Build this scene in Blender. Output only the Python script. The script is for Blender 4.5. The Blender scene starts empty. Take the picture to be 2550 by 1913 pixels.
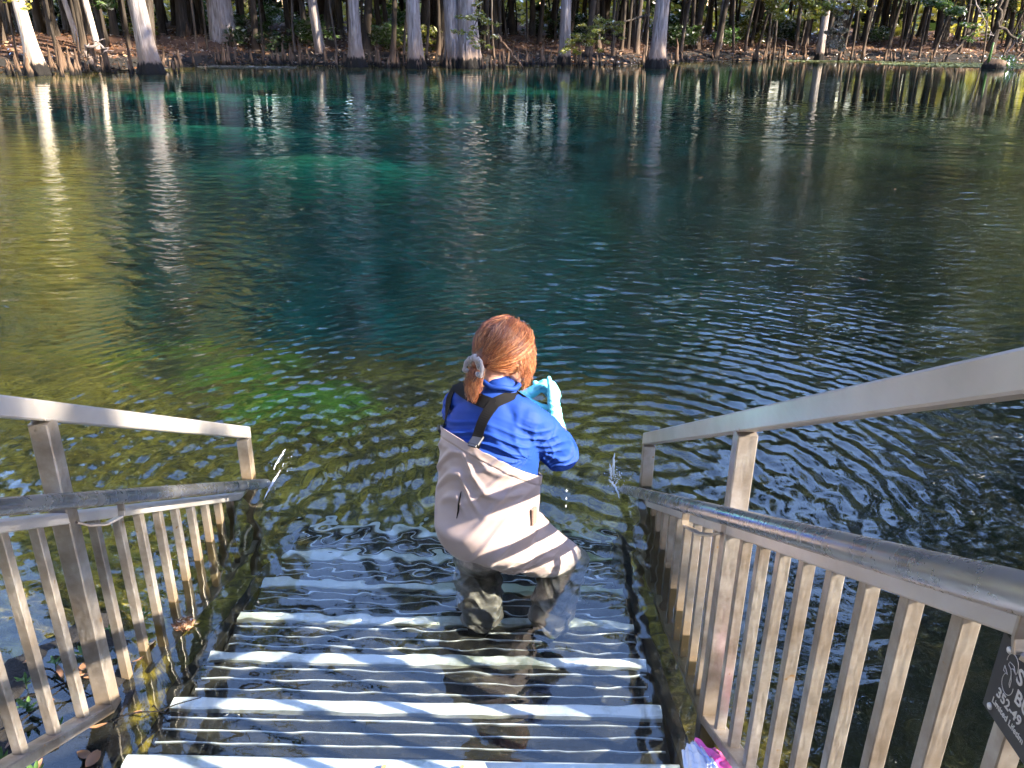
import bpy, math, random
import numpy as np
from mathutils import Vector, Matrix, Quaternion
from mathutils.bvhtree import BVHTree

scene = bpy.context.scene
C = scene.collection

# ------------------------------------------------------------------ camera
cam_data = bpy.data.cameras.new('camera')
cam_data.sensor_width = 36.0
cam_data.lens = 29.57
cam_data.clip_start = 0.05
cam_data.clip_end = 900.0
cam = bpy.data.objects.new('camera', cam_data)
C.objects.link(cam)
PITCH, YAW, ROLL = math.radians(23.344), math.radians(-0.513), math.radians(0.651)
_fw = Vector((math.sin(YAW) * math.cos(PITCH), math.cos(YAW) * math.cos(PITCH), -math.sin(PITCH)))
_rt = Vector((math.cos(YAW), -math.sin(YAW), 0))
_up = _rt.cross(_fw)
_r2 = math.cos(ROLL) * _rt + math.sin(ROLL) * _up
_u2 = -math.sin(ROLL) * _rt + math.cos(ROLL) * _up
_m = Matrix((_r2, _u2, -_fw)).transposed().to_4x4()
_m.translation = Vector((0, 0, 1.85))
cam.matrix_world = _m
scene.camera = cam

# ------------------------------------------------------------------ sky and sun
SUN_DIR = Vector((0.93, -0.37, 0.0)).normalized() * math.cos(math.radians(31)) + Vector((0, 0, math.sin(math.radians(31))))
world = bpy.data.worlds.new('World')
scene.world = world
world.use_nodes = True
wn = world.node_tree
wn.nodes.clear()
sky = wn.nodes.new('ShaderNodeTexSky')
sky.sky_type = 'NISHITA'
sky.sun_disc = False
sky.sun_elevation = math.radians(31)
sky.sun_rotation = math.atan2(SUN_DIR.x, SUN_DIR.y)
sky.altitude = 0
sky.air_density = 2.0
sky.dust_density = 0.3
sky.ozone_density = 4.0
bg = wn.nodes.new('ShaderNodeBackground')
bg.inputs['Strength'].default_value = 0.15
wo = wn.nodes.new('ShaderNodeOutputWorld')
tint = wn.nodes.new('ShaderNodeMix')
tint.data_type = 'RGBA'; tint.blend_type = 'MULTIPLY'
tint.inputs[0].default_value = 1.0
tint.inputs[7].default_value = (1.06, 0.97, 1.28, 1)
wn.links.new(sky.outputs[0], tint.inputs[6])
wn.links.new(tint.outputs[2], bg.inputs[0])
wn.links.new(bg.outputs[0], wo.inputs[0])

sun_data = bpy.data.lights.new('sun', 'SUN')
sun_data.energy = 4.8
sun_data.angle = math.radians(0.5)
sun_data.color = (1.0, 0.87, 0.70)
sun = bpy.data.objects.new('sun', sun_data)
C.objects.link(sun)
sun.rotation_euler = (-SUN_DIR).to_track_quat('-Z', 'Y').to_euler()

scene.view_settings.view_transform = 'Standard'
scene.view_settings.look = 'None'
scene.view_settings.exposure = 2.75
scene.view_settings.gamma = 1.0
scene.view_settings.use_curve_mapping = False
scene.render.engine = 'CYCLES'
cy = scene.cycles
cy.use_denoising = True
cy.denoiser = 'OPENIMAGEDENOISE'
cy.max_bounces = 8
cy.diffuse_bounces = 3
cy.glossy_bounces = 4
cy.transmission_bounces = 6
cy.transparent_max_bounces = 12
cy.caustics_refractive = True
cy.caustics_reflective = False
cy.sample_clamp_indirect = 6.0
cy.blur_glossy = 0.3
cy.use_adaptive_sampling = True
cy.adaptive_threshold = 0.035

rng = random.Random(7)
nr = np.random.RandomState(7)
PI = math.pi

# ------------------------------------------------------------------ node helpers
def new_mat(name):
    m = bpy.data.materials.new(name)
    m.use_nodes = True
    nt = m.node_tree
    nt.nodes.clear()
    out = nt.nodes.new('ShaderNodeOutputMaterial')
    return m, nt, out

def N(nt, typ, **kw):
    n = nt.nodes.new(typ)
    for k, v in kw.items():
        if k in n.inputs.keys():
            n.inputs[k].default_value = v
        else:
            setattr(n, k, v)
    return n

def ramp(nt, fac, stops):
    r = nt.nodes.new('ShaderNodeValToRGB')
    el = r.color_ramp.elements
    while len(el) < len(stops):
        el.new(0.5)
    for e, (p, c) in zip(el, stops):
        e.position = p
        e.color = (c[0], c[1], c[2], 1) if len(c) == 3 else c
    nt.links.new(fac, r.inputs[0])
    return r.outputs[0]

def gray(v):
    return (v, v, v)

def noise(nt, vec, scale, detail=4, rough=0.55, dist=0.0):
    n = N(nt, 'ShaderNodeTexNoise', Scale=scale, Detail=detail, Roughness=rough, Distortion=dist)
    if vec is not None:
        nt.links.new(vec, n.inputs['Vector'])
    return n.outputs['Fac']

def coords(nt, kind='Object', scale=None, loc=None):
    tc = nt.nodes.new('ShaderNodeTexCoord')
    o = tc.outputs[kind]
    if scale is not None or loc is not None:
        mp = nt.nodes.new('ShaderNodeMapping')
        if scale is not None:
            mp.inputs['Scale'].default_value = scale
        if loc is not None:
            mp.inputs['Location'].default_value = loc
        nt.links.new(o, mp.inputs['Vector'])
        o = mp.outputs[0]
    return o

def worldpos(nt, scale=None):
    g = nt.nodes.new('ShaderNodeNewGeometry')
    o = g.outputs['Position']
    if scale is not None:
        mp = nt.nodes.new('ShaderNodeMapping')
        mp.inputs['Scale'].default_value = scale
        nt.links.new(o, mp.inputs['Vector'])
        o = mp.outputs[0]
    return o

def mixc(nt, fac, a, b, mode='MIX'):
    m = nt.nodes.new('ShaderNodeMix')
    m.data_type = 'RGBA'
    m.blend_type = mode
    for s, v in ((m.inputs[0], fac), (m.inputs[6], a), (m.inputs[7], b)):
        if hasattr(v, 'links') or hasattr(v, 'is_linked'):
            nt.links.new(v, s)
        elif isinstance(v, (int, float)):
            s.default_value = v
        else:
            s.default_value = (v[0], v[1], v[2], 1)
    return m.outputs[2]

def math_n(nt, op, a, b=None, clamp=False):
    m = nt.nodes.new('ShaderNodeMath')
    m.operation = op
    m.use_clamp = clamp
    for s, v in ((m.inputs[0], a), (m.inputs[1], b)):
        if v is None:
            continue
        if hasattr(v, 'is_linked'):
            nt.links.new(v, s)
        else:
            s.default_value = v
    return m.outputs[0]

def bump(nt, h, strength=0.3, dist=0.02):
    b = N(nt, 'ShaderNodeBump', Strength=strength, Distance=dist)
    nt.links.new(h, b.inputs['Height'])
    return b.outputs[0]

def pbsdf(nt, out, col, rough=0.6, metal=0.0, normal=None, spec=0.5, **kw):
    p = nt.nodes.new('ShaderNodeBsdfPrincipled')
    for nm, v in (('Base Color', col), ('Roughness', rough), ('Metallic', metal), ('Specular IOR Level', spec)):
        if hasattr(v, 'is_linked'):
            nt.links.new(v, p.inputs[nm])
        elif nm == 'Base Color':
            p.inputs[nm].default_value = (v[0], v[1], v[2], 1)
        else:
            p.inputs[nm].default_value = v
    for k, v in kw.items():
        p.inputs[k.replace('_', ' ')].default_value = v
    if normal is not None:
        nt.links.new(normal, p.inputs['Normal'])
    nt.links.new(p.outputs[0], out.inputs['Surface'])
    return p

# ------------------------------------------------------------------ materials
M = {}

def make_materials():
    # weathered aluminium: tan grime over satin metal
    m, nt, out = new_mat('weathered_aluminium')
    oi = nt.nodes.new('ShaderNodeObjectInfo')
    wp = worldpos(nt)
    n1 = noise(nt, wp, 9, 5, 0.6)
    n2 = noise(nt, worldpos(nt, (60, 60, 9)), 3, 4)
    n3 = noise(nt, wp, 90, 3)
    c = ramp(nt, n1, [(0.3, (0.22, 0.18, 0.14)), (0.52, (0.38, 0.345, 0.305)), (0.75, (0.62, 0.59, 0.55))])
    c = mixc(nt, math_n(nt, 'MULTIPLY', n2, 0.4), c, (0.19, 0.15, 0.11))
    sepz = nt.nodes.new('ShaderNodeSeparateXYZ'); nt.links.new(wp, sepz.inputs[0])
    wet = N(nt, 'ShaderNodeMapRange'); nt.links.new(sepz.outputs['Z'], wet.inputs[0])
    wet.inputs[1].default_value = 0.16; wet.inputs[2].default_value = -0.02
    wet.inputs[3].default_value = 0; wet.inputs[4].default_value = 1
    wf = math_n(nt, 'MULTIPLY', wet.outputs[0], math_n(nt, 'ADD', n1, 0.4), True)
    c = mixc(nt, wf, c, (0.13, 0.085, 0.035))
    spots = ramp(nt, noise(nt, wp, 38, 2), [(0.70, gray(0)), (0.76, gray(1))])
    c = mixc(nt, spots, c, (0.30, 0.19, 0.09))
    rgh = ramp(nt, n1, [(0.3, gray(0.50)), (0.8, gray(0.28))])
    met = ramp(nt, n2, [(0.3, gray(0.9)), (0.75, gray(0.5))])
    met = mixc(nt, wf, met, (0, 0, 0))
    pbsdf(nt, out, c, rgh, met, bump(nt, n3, 0.12, 0.002))
    M['alu'] = m
    # polished pipe
    m, nt, out = new_mat('worn_aluminium_pipe')
    wp = worldpos(nt)
    n1 = noise(nt, wp, 7, 4)
    n2 = noise(nt, worldpos(nt, (150, 6, 150)), 4, 3)
    c = ramp(nt, n1, [(0.3, (0.36, 0.365, 0.385)), (0.75, (0.50, 0.51, 0.53))])
    n3 = noise(nt, wp, 33, 4, 0.7)
    sp = ramp(nt, n3, [(0.64, gray(0)), (0.78, gray(.6))])
    c = mixc(nt, sp, c, (0.55, 0.52, 0.47))
    rg = math_n(nt, 'ADD', math_n(nt, 'MULTIPLY', n3, 0.16), math_n(nt, 'MULTIPLY', n1, 0.22))
    pbsdf(nt, out, c, math_n(nt, 'ADD', rg, 0.08), 0.9)
    M['pipe'] = m
    # rail box, cleaner aluminium
    m, nt, out = new_mat('brushed_aluminium_box')
    wp = worldpos(nt)
    n1 = noise(nt, wp, 5, 4)
    n2 = noise(nt, worldpos(nt, (160, 5, 160)), 4, 3)
    c = ramp(nt, n1, [(0.3, (0.39, 0.365, 0.33)), (0.75, (0.54, 0.515, 0.48))])
    pbsdf(nt, out, c, ramp(nt, n2, [(0.3, gray(0.30)), (0.8, gray(0.45))]), 0.4, bump(nt, n2, 0.05, 0.001))
    M['box'] = m
    m, nt, out = new_mat('weld_bead')
    pbsdf(nt, out, ramp(nt, noise(nt, worldpos(nt), 60, 3), [(0.4, (0.42, 0.36, 0.28)), (0.7, (0.60, 0.56, 0.5))]), 0.5, 0.5)
    M['weld'] = m
    # tread boards under water, brown algae
    m, nt, out = new_mat('algae_tread')
    wp = worldpos(nt)
    n1 = noise(nt, wp, 11, 5, 0.65)
    n2 = noise(nt, wp, 55, 4, 0.6)
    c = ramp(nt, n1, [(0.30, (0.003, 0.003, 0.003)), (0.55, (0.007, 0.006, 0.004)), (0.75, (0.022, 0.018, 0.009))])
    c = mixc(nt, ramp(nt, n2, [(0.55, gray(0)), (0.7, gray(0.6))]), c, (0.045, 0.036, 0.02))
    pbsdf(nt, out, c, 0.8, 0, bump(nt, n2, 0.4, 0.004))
    M['tread'] = m
    # white nosing paint
    m, nt, out = new_mat('white_nosing_paint')
    wp = worldpos(nt)
    n1 = noise(nt, wp, 6, 5, 0.65)
    n2 = noise(nt, wp, 40, 4, 0.6)
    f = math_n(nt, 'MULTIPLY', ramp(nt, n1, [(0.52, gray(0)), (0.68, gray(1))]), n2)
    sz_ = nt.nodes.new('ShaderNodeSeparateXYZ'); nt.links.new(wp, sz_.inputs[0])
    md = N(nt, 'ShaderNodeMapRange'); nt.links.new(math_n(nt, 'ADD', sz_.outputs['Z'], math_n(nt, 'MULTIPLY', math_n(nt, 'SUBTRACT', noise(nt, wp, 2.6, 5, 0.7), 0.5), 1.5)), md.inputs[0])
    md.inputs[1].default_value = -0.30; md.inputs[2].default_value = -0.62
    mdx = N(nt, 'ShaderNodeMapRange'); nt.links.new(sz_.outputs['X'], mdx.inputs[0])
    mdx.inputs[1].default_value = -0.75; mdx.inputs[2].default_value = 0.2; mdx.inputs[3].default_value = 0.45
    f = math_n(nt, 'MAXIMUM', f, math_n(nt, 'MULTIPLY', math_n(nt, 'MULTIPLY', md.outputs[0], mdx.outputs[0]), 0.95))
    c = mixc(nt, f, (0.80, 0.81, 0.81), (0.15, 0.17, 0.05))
    pbsdf(nt, out, c, 0.5, 0, bump(nt, n2, 0.1, 0.002))
    M['nosing'] = m
    m, nt, out = new_mat('bare_rib_metal')
    pbsdf(nt, out, ramp(nt, noise(nt, worldpos(nt), 8, 4), [(0.25, (0.15, 0.15, 0.13)), (0.5, (0.6, 0.61, 0.62))]), 0.4, 0.0)
    M['rib'] = m
    # bark of the big cypresses, grey with vertical furrows, black wet foot
    def bark(name, c0, c1, c2, band=0.36, fs=1.0):
        m, nt, out = new_mat(name)
        tc = coords(nt, 'Object', (5 * fs, 5 * fs, 0.55 * fs))
        n1 = noise(nt, tc, 2.4, 6, 0.62, 0.4)
        n2 = noise(nt, coords(nt, 'Object', (1, 1, 0.35)), 1.3, 4)
        n3 = noise(nt, coords(nt, 'Object', (26 * fs, 26 * fs, 2.2 * fs)), 1.6, 4, 0.6)
        c = ramp(nt, n1, [(0.30, c0), (0.5, c1), (0.72, c2)])
        c = mixc(nt, ramp(nt, n2, [(0.4, gray(0)), (0.7, gray(0.65))]), c, (c1[0] * 1.05, c1[1] * 0.9, c1[2] * 0.72))
        c = mixc(nt, math_n(nt, 'MULTIPLY', n3, 0.35), c, (c0[0] * .8, c0[1] * .8, c0[2] * .8))
        g = nt.nodes.new('ShaderNodeSeparateXYZ'); nt.links.new(worldpos(nt), g.inputs[0])
        zz = math_n(nt, 'ADD', g.outputs['Z'], math_n(nt, 'MULTIPLY', math_n(nt, 'SUBTRACT', n1, 0.5), -0.55))
        mr = N(nt, 'ShaderNodeMapRange'); nt.links.new(zz, mr.inputs[0])
        mr.inputs[1].default_value = band - 0.05; mr.inputs[2].default_value = band + 0.05
        mr.inputs[3].default_value = 1; mr.inputs[4].default_value = 0
        mr2 = N(nt, 'ShaderNodeMapRange'); nt.links.new(zz, mr2.inputs[0])
        mr2.inputs[1].default_value = band + 0.05; mr2.inputs[2].default_value = band + 0.9
        mr2.inputs[3].default_value = 0.55; mr2.inputs[4].default_value = 0
        c = mixc(nt, mr2.outputs[0], c, (0.16, 0.105, 0.07))
        c = mixc(nt, mr.outputs[0], c, (0.010, 0.009, 0.008))
        pbsdf(nt, out, c, 0.9, 0, bump(nt, n1, 0.9, 0.06), spec=0.2)
        return m
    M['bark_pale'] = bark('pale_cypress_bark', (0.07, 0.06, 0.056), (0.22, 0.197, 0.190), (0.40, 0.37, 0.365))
    M['bark_painted_sun'] = bark('cypress_bark_with_painted_sun', (0.22, 0.18, 0.15), (0.46, 0.41, 0.37), (0.62, 0.58, 0.54))  # lighter copy of the pale bark, sunlight put into the colour
    M['bark_mid'] = bark('brown_grey_bark', (0.02, 0.016, 0.013), (0.06, 0.05, 0.04), (0.12, 0.105, 0.09))
    M['bark_dark'] = bark('dark_swamp_bark', (0.012, 0.010, 0.008), (0.032, 0.026, 0.02), (0.08, 0.066, 0.052), 0.2)
    M['knee'] = bark('cypress_knee_bark', (0.012, 0.009, 0.006), (0.06, 0.038, 0.025), (0.24, 0.16, 0.11), 0.14, 2.0)
    # leaves
    def leaf(name, cols, trans=0.5):
        m, nt, out = new_mat(name)
        g = nt.nodes.new('ShaderNodeNewGeometry')
        rnd = g.outputs['Random Per Island']
        c = ramp(nt, rnd, [(i / max(1, len(cols) - 1), k) for i, k in enumerate(cols)])
        nn = noise(nt, coords(nt, 'Object'), 0.7, 3)
        c = mixc(nt, math_n(nt, 'MULTIPLY', nn, 0.5), c, cols[0])
        d = nt.nodes.new('ShaderNodeBsdfDiffuse'); nt.links.new(c, d.inputs[0])
        t = nt.nodes.new('ShaderNodeBsdfTranslucent'); nt.links.new(mixc(nt, 0.5, c, mixc(nt, 1.0, c, (1.0, 1.15, 0.35), 'MULTIPLY')), t.inputs[0])
        mx = nt.nodes.new('ShaderNodeMixShader'); mx.inputs[0].default_value = trans
        nt.links.new(d.outputs[0], mx.inputs[1]); nt.links.new(t.outputs[0], mx.inputs[2])
        gl = N(nt, 'ShaderNodeBsdfGlossy', Roughness=0.4)
        fr = N(nt, 'ShaderNodeFresnel', IOR=1.3)
        m2 = nt.nodes.new('ShaderNodeMixShader')
        nt.links.new(math_n(nt, 'MULTIPLY', fr.outputs[0], 0.6), m2.inputs[0])
        nt.links.new(mx.outputs[0], m2.inputs[1]); nt.links.new(gl.outputs[0], m2.inputs[2])
        nt.links.new(m2.outputs[0], out.inputs['Surface'])
        return m
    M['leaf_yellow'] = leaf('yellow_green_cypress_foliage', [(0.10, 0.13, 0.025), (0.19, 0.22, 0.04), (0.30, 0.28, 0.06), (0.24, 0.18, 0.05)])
    M['leaf_gold'] = leaf('golden_foliage_with_painted_sun', [(0.38, 0.34, 0.06), (0.60, 0.52, 0.11), (0.75, 0.66, 0.20)])  # gold leaves brightened, sunlight put into the colour
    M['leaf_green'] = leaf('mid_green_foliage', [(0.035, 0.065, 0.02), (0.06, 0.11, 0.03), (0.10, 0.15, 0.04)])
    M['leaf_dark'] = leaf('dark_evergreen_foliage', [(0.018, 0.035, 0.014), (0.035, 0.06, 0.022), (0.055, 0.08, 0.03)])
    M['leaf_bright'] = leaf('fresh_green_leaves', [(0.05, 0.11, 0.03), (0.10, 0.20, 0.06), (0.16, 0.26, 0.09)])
    M['moss'] = leaf('grey_spanish_moss', [(0.16, 0.15, 0.13), (0.26, 0.25, 0.21)], 0.3)
    M['litter'] = leaf('fallen_leaf_brown', [(0.13, 0.055, 0.025), (0.24, 0.13, 0.075), (0.36, 0.25, 0.15)], 0.2)
    M['duckweed'] = leaf('duckweed_green', [(0.07, 0.09, 0.03), (0.12, 0.16, 0.06), (0.17, 0.2, 0.1)], 0.1)
make_materials()

def sstep(a, b, x):
    t = np.clip((x - a) / (b - a), 0, 1)
    return t * t * (3 - 2 * t)

# ------------------------------------------------------------------ object helpers
def link(o, parent=None):
    C.objects.link(o)
    if parent is not None:
        o.parent = parent
    return o

def tag(o, label=None, cat=None, group=None, kind=None):
    if label: o['label'] = label
    if cat: o['category'] = cat
    if group: o['group'] = group
    if kind: o['kind'] = kind
    return o

def empty(name, loc, label, cat, group=None, rz=0.0):
    o = bpy.data.objects.new(name, None)
    o.empty_display_size = 0.1
    o.location = loc
    o.rotation_euler = (0, 0, rz)
    C.objects.link(o)
    return tag(o, label, cat, group)

def mesh_np(name, V, F, mat, smooth=False):
    """V (n,3) float array, F list of faces or (m,k) array."""
    me = bpy.data.meshes.new(name)
    V = np.asarray(V, dtype=np.float32)
    if isinstance(F, np.ndarray):
        k = F.shape[1]; nf = F.shape[0]
        me.vertices.add(len(V)); me.vertices.foreach_set('co', V.ravel())
        me.loops.add(nf * k); me.loops.foreach_set('vertex_index', F.astype(np.int32).ravel())
        me.polygons.add(nf)
        me.polygons.foreach_set('loop_start', (np.arange(nf) * k).astype(np.int32))
        me.polygons.foreach_set('loop_total', np.full(nf, k, dtype=np.int32))
        me.update(calc_edges=True)
        me.validate()
    else:
        me.from_pydata([tuple(map(float, v)) for v in V], [], F)
        me.update()
    if mat is not None:
        me.materials.append(mat)
    if smooth:
        me.polygons.foreach_set('use_smooth', [True] * len(me.polygons))
    return me

def obj_np(name, V, F, mat, parent=None, smooth=False, loc=None):
    o = bpy.data.objects.new(name, mesh_np(name, V, F, mat, smooth))
    if loc is not None:
        o.location = loc
    return link(o, parent)

class MB:
    def __init__(s):
        s.v = []; s.f = []
    def add(s, V, F):
        b = len(s.v)
        s.v.extend([tuple(map(float, v)) for v in V])
        s.f.extend([tuple(i + b for i in f) for f in F])
    def box(s, c, d):
        x, y, z = c; a, b, e = d[0] / 2, d[1] / 2, d[2] / 2
        V = [(x + i * a, y + j * b, z + k * e) for k in (-1, 1) for j in (-1, 1) for i in (-1, 1)]
        s.add(V, [(0, 2, 3, 1), (4, 5, 7, 6), (0, 1, 5, 4), (2, 6, 7, 3), (0, 4, 6, 2), (1, 3, 7, 5)])
    def beam(s, p0, p1, w, h, up=(0, 0, 1), ch=None, cut0=None, cut1=None):
        """chamfered square tube from p0 to p1, w across, h along 'up'. cut = plane normal at the end."""
        p0 = Vector(p0); p1 = Vector(p1); d = (p1 - p0).normalized(); u = Vector(up)
        u = (u - d * u.dot(d)).normalized(); r = d.cross(u)
        if ch is None: ch = min(w, h) * 0.09
        a, b = w / 2, h / 2
        sec = [(a, b - ch), (a - ch, b), (-a + ch, b), (-a, b - ch), (-a, -b + ch), (-a + ch, -b), (a - ch, -b), (a, -b + ch)]
        V = []
        for p, cut in ((p0, cut0), (p1, cut1)):
            for x, y in sec:
                q = p + r * x + u * y
                if cut is not None:
                    n = Vector(cut)
                    t = (p - q).dot(n) / d.dot(n)
                    q = q + d * t
                V.append(tuple(q))
        F = [(i, (i + 1) % 8, 8 + (i + 1) % 8, 8 + i) for i in range(8)]
        F += [tuple(range(7, -1, -1)), tuple(range(8, 16))]
        s.add(V, F)
    def tube(s, pts, rad, seg=8, cap=True, rnd=None):
        n = len(pts); P = [Vector(p) for p in pts]
        rad = rad if hasattr(rad, '__len__') else [rad] * n
        V = []; prev = None
        for i in range(n):
            d = (P[min(i + 1, n - 1)] - P[max(i - 1, 0)]).normalized()
            if prev is None:
                a = Vector((0, 0, 1)) if abs(d.z) < 0.9 else Vector((1, 0, 0))
                u = d.cross(a).normalized()
            else:
                u = (prev - d * prev.dot(d)).normalized()
            prev = u; w = d.cross(u)
            for k in range(seg):
                t = 2 * PI * k / seg
                rr = rad[i] * (1 if rnd is None else rnd(i, k))
                V.append(P[i] + u * (math.cos(t) * rr) + w * (math.sin(t) * rr))
        F = [(i * seg + k, i * seg + (k + 1) % seg, (i + 1) * seg + (k + 1) % seg, (i + 1) * seg + k) for i in range(n - 1) for k in range(seg)]
        if cap:
            F += [tuple(range(seg - 1, -1, -1)), tuple((n - 1) * seg + k for k in range(seg))]
        s.add(V, F)
    def build(s, name, mat, parent=None, smooth=False, loc=None):
        o = obj_np(name, s.v, s.f, mat, parent, smooth, loc)
        return o
    def mesh(s, name, mat, smooth=False):
        return mesh_np(name, s.v, s.f, mat, smooth)

def from_mesh(name, me, parent=None, loc=(0, 0, 0), rot=(0, 0, 0), scale=(1, 1, 1)):
    o = bpy.data.objects.new(name, me)
    o.location = loc; o.rotation_euler = rot; o.scale = scale
    return link(o, parent)
# ------------------------------------------------------------------ terrain

_g = np.random.RandomState(11)
_oct = []
for lam, amp in ((22, .5), (11, .3), (5, .16), (2.3, .08), (1.1, .045), (0.5, .022), (0.24, 0.012)):
    for _ in range(5):
        th = _g.uniform(0, 2 * PI)
        _oct.append((2 * PI / lam * math.cos(th), 2 * PI / lam * math.sin(th), _g.uniform(0, 2 * PI), amp / 2.2))
def fbm(x, y, k0=0, k1=7):
    r = np.zeros_like(x, dtype=float)
    for kx, ky, ph, a in _oct[k0 * 5:k1 * 5]:
        r += a * np.sin(kx * x + ky * y + ph + 1.3 * np.sin(0.7 * ky * x - 0.6 * kx * y))
    return r

_SX = [-60, -30, -19, -15, -12, -8, -4, 0, 6, 10, 15, 26, 45, 80]
_SY = [22, 26, 31, 33, 39, 39.5, 39.3, 41, 43, 48, 50.5, 51, 52, 54]
def shore(x):
    return np.interp(x, _SX, _SY) + 0.5 * np.sin(x * 0.9) + 0.25 * np.sin(x * 2.3 + 1)

def ground_z(x, y):
    x = np.asarray(x, float); y = np.asarray(y, float)
    d = y - shore(x)
    # depth of the run
    w = sstep(2.2, 9.5, y - 0.25 * (x + 2) + 0.35 * fbm(x, y, 0, 3) * 4)
    w2 = sstep(-6.0, -14.0, x + 1.2 * np.sin(y * .3))          # shallower to the left
    depth = 0.62 + 3.3 * w * (1 - 0.62 * w2)
    stz = np.clip(0.545 * (y - 1.7) + 0.34, 0.34, 1.15)
    nearst = sstep(1.5, 0.9, np.abs(x + 0.3) * 1.0 + 0.15 * np.sin(y * 4)) * sstep(4.9, 3.7, y)
    depth = depth * (1 - nearst) + np.maximum(depth, stz) * nearst
    depth += 0.9 * sstep(0.7, 2.0, x) * (1 - sstep(8, 14, y))    # dark hole right of the stairs
    # golden shallows to the lower left
    shl = sstep(1.3, -2.2, x + 2.9 + (y - 5.2) * 0.50 + 0.5 * np.sin(y * 1.3) ) * sstep(19, 14, y) * sstep(2.2, 3.2, y)
    depth = depth * (1 - shl) + 0.62 * shl
    # green shoals
    for cx, cy, rx, ry, up in ((-3.4, 14.2, 2.0, 1.1, 2.0), (-6.5, 18, 2.6, .8, 1.6), (-2.6, 5.9, .7, .5, .3), (-9, 25, 3, 1, 1.7), (-1.4, 4.6, .6, .4, .3)):
        depth -= up * np.exp(-(((x - cx) / rx) ** 2 + ((y - cy) / ry) ** 2))
    depth += fbm(x, y, 1, 6) * 0.35
    depth = np.maximum(depth, 0.28)
    far = sstep(-5.0, 0.3, d)
    z = -depth * (1 - far) + far * (-0.03)
    bank = 0.05 * sstep(0.0, 0.6, d) + 0.40 * sstep(0.9, 2.8, d) + 0.55 * sstep(2.6, 12, d) + 0.65 * sstep(12, 45, d)
    z = z + bank + sstep(0.5, 4, d) * fbm(x, y, 2, 7) * 0.55
    # muddy ledge at the left rail
    e = np.sqrt(((x + 1.38) / 0.34) ** 2 + ((y - 1.45) / (0.86 + 0.05 * np.sin(x * 17))) ** 2)
    led = sstep(1.22, 0.92, e)
    z = z * (1 - led) + led * (0.012 + fbm(x, y, 4, 7) * 0.25)
    # near bank behind the camera
    nb = sstep(0.9, -1.2, y + 0.12 * np.abs(x) * 0)
    z = z * (1 - nb) + nb * (0.55 + 0.3 * sstep(-1, -6, y) + fbm(x, y, 2, 6) * 0.3)
    return z

def axis(segs):
    out = []
    for a, b, step in segs:
        n = max(1, int(round((b - a) / step)))
        out.extend(np.linspace(a, b, n, endpoint=False))
    out.append(segs[-1][1])
    return np.array(out)

def grid_obj(name, xs, ys, zf, mat, smooth=True):
    X, Y = np.meshgrid(xs, ys)
    Z = zf(X, Y)
    V = np.stack([X, Y, Z], -1).reshape(-1, 3)
    nx, ny = len(xs), len(ys)
    i = np.arange(nx - 1)[None, :] + nx * np.arange(ny - 1)[:, None]
    F = np.stack([i, i + 1, i + nx + 1, i + nx], -1).reshape(-1, 4)
    return obj_np(name, V, F, mat, None, smooth)

m, nt, out = new_mat('riverbed_and_bank')
wp = worldpos(nt)
sp = nt.nodes.new('ShaderNodeSeparateXYZ'); nt.links.new(wp, sp.inputs[0])
n_big = noise(nt, wp, 0.35, 4, 0.6, 0.6)
n_mid = noise(nt, wp, 2.2, 5, 0.62, 0.4)
n_fine = noise(nt, wp, 14, 5, 0.65, 0.5)
n_vf = noise(nt, wp, 60, 3, 0.6)
olive = ramp(nt, n_fine, [(0.30, (0.018, 0.013, 0.004)), (0.44, (0.13, 0.095, 0.014)), (0.58, (0.34, 0.25, 0.034)), (0.8, (0.52, 0.40, 0.09))])
olive = mixc(nt, ramp(nt, n_mid, [(0.42, gray(0)), (0.62, gray(0.85))]), olive, (0.040, 0.036, 0.016))
deep_water_teal = ramp(nt, n_mid, [(0.34, (0.001, 0.012, 0.008)), (0.48, (0.002, 0.062, 0.043)), (0.66, (0.005, 0.16, 0.11))])  # teal of deep water put into the bed colour, in place of absorption
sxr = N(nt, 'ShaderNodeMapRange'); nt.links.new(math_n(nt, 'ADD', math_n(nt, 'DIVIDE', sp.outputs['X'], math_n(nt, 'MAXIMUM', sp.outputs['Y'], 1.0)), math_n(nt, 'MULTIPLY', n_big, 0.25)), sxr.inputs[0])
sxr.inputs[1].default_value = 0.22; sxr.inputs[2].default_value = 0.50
deep_water_teal = mixc(nt, math_n(nt, 'MULTIPLY', sxr.outputs[0], 0.85), deep_water_teal, (0.010, 0.014, 0.006))
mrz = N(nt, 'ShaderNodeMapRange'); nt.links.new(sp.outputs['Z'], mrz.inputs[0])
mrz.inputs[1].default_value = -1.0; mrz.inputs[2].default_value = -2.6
bed = mixc(nt, mrz.outputs[0], olive, deep_water_teal)
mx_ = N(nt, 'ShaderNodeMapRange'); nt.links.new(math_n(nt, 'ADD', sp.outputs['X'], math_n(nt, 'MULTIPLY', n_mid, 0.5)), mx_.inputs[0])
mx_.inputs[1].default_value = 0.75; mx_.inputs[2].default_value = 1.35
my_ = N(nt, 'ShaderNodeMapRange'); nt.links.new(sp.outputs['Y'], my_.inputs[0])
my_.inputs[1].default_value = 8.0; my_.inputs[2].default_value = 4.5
bed = mixc(nt, math_n(nt, 'MULTIPLY', math_n(nt, 'MULTIPLY', mx_.outputs[0], my_.outputs[0]), 0.93), bed, (0.010, 0.012, 0.006))
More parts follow.
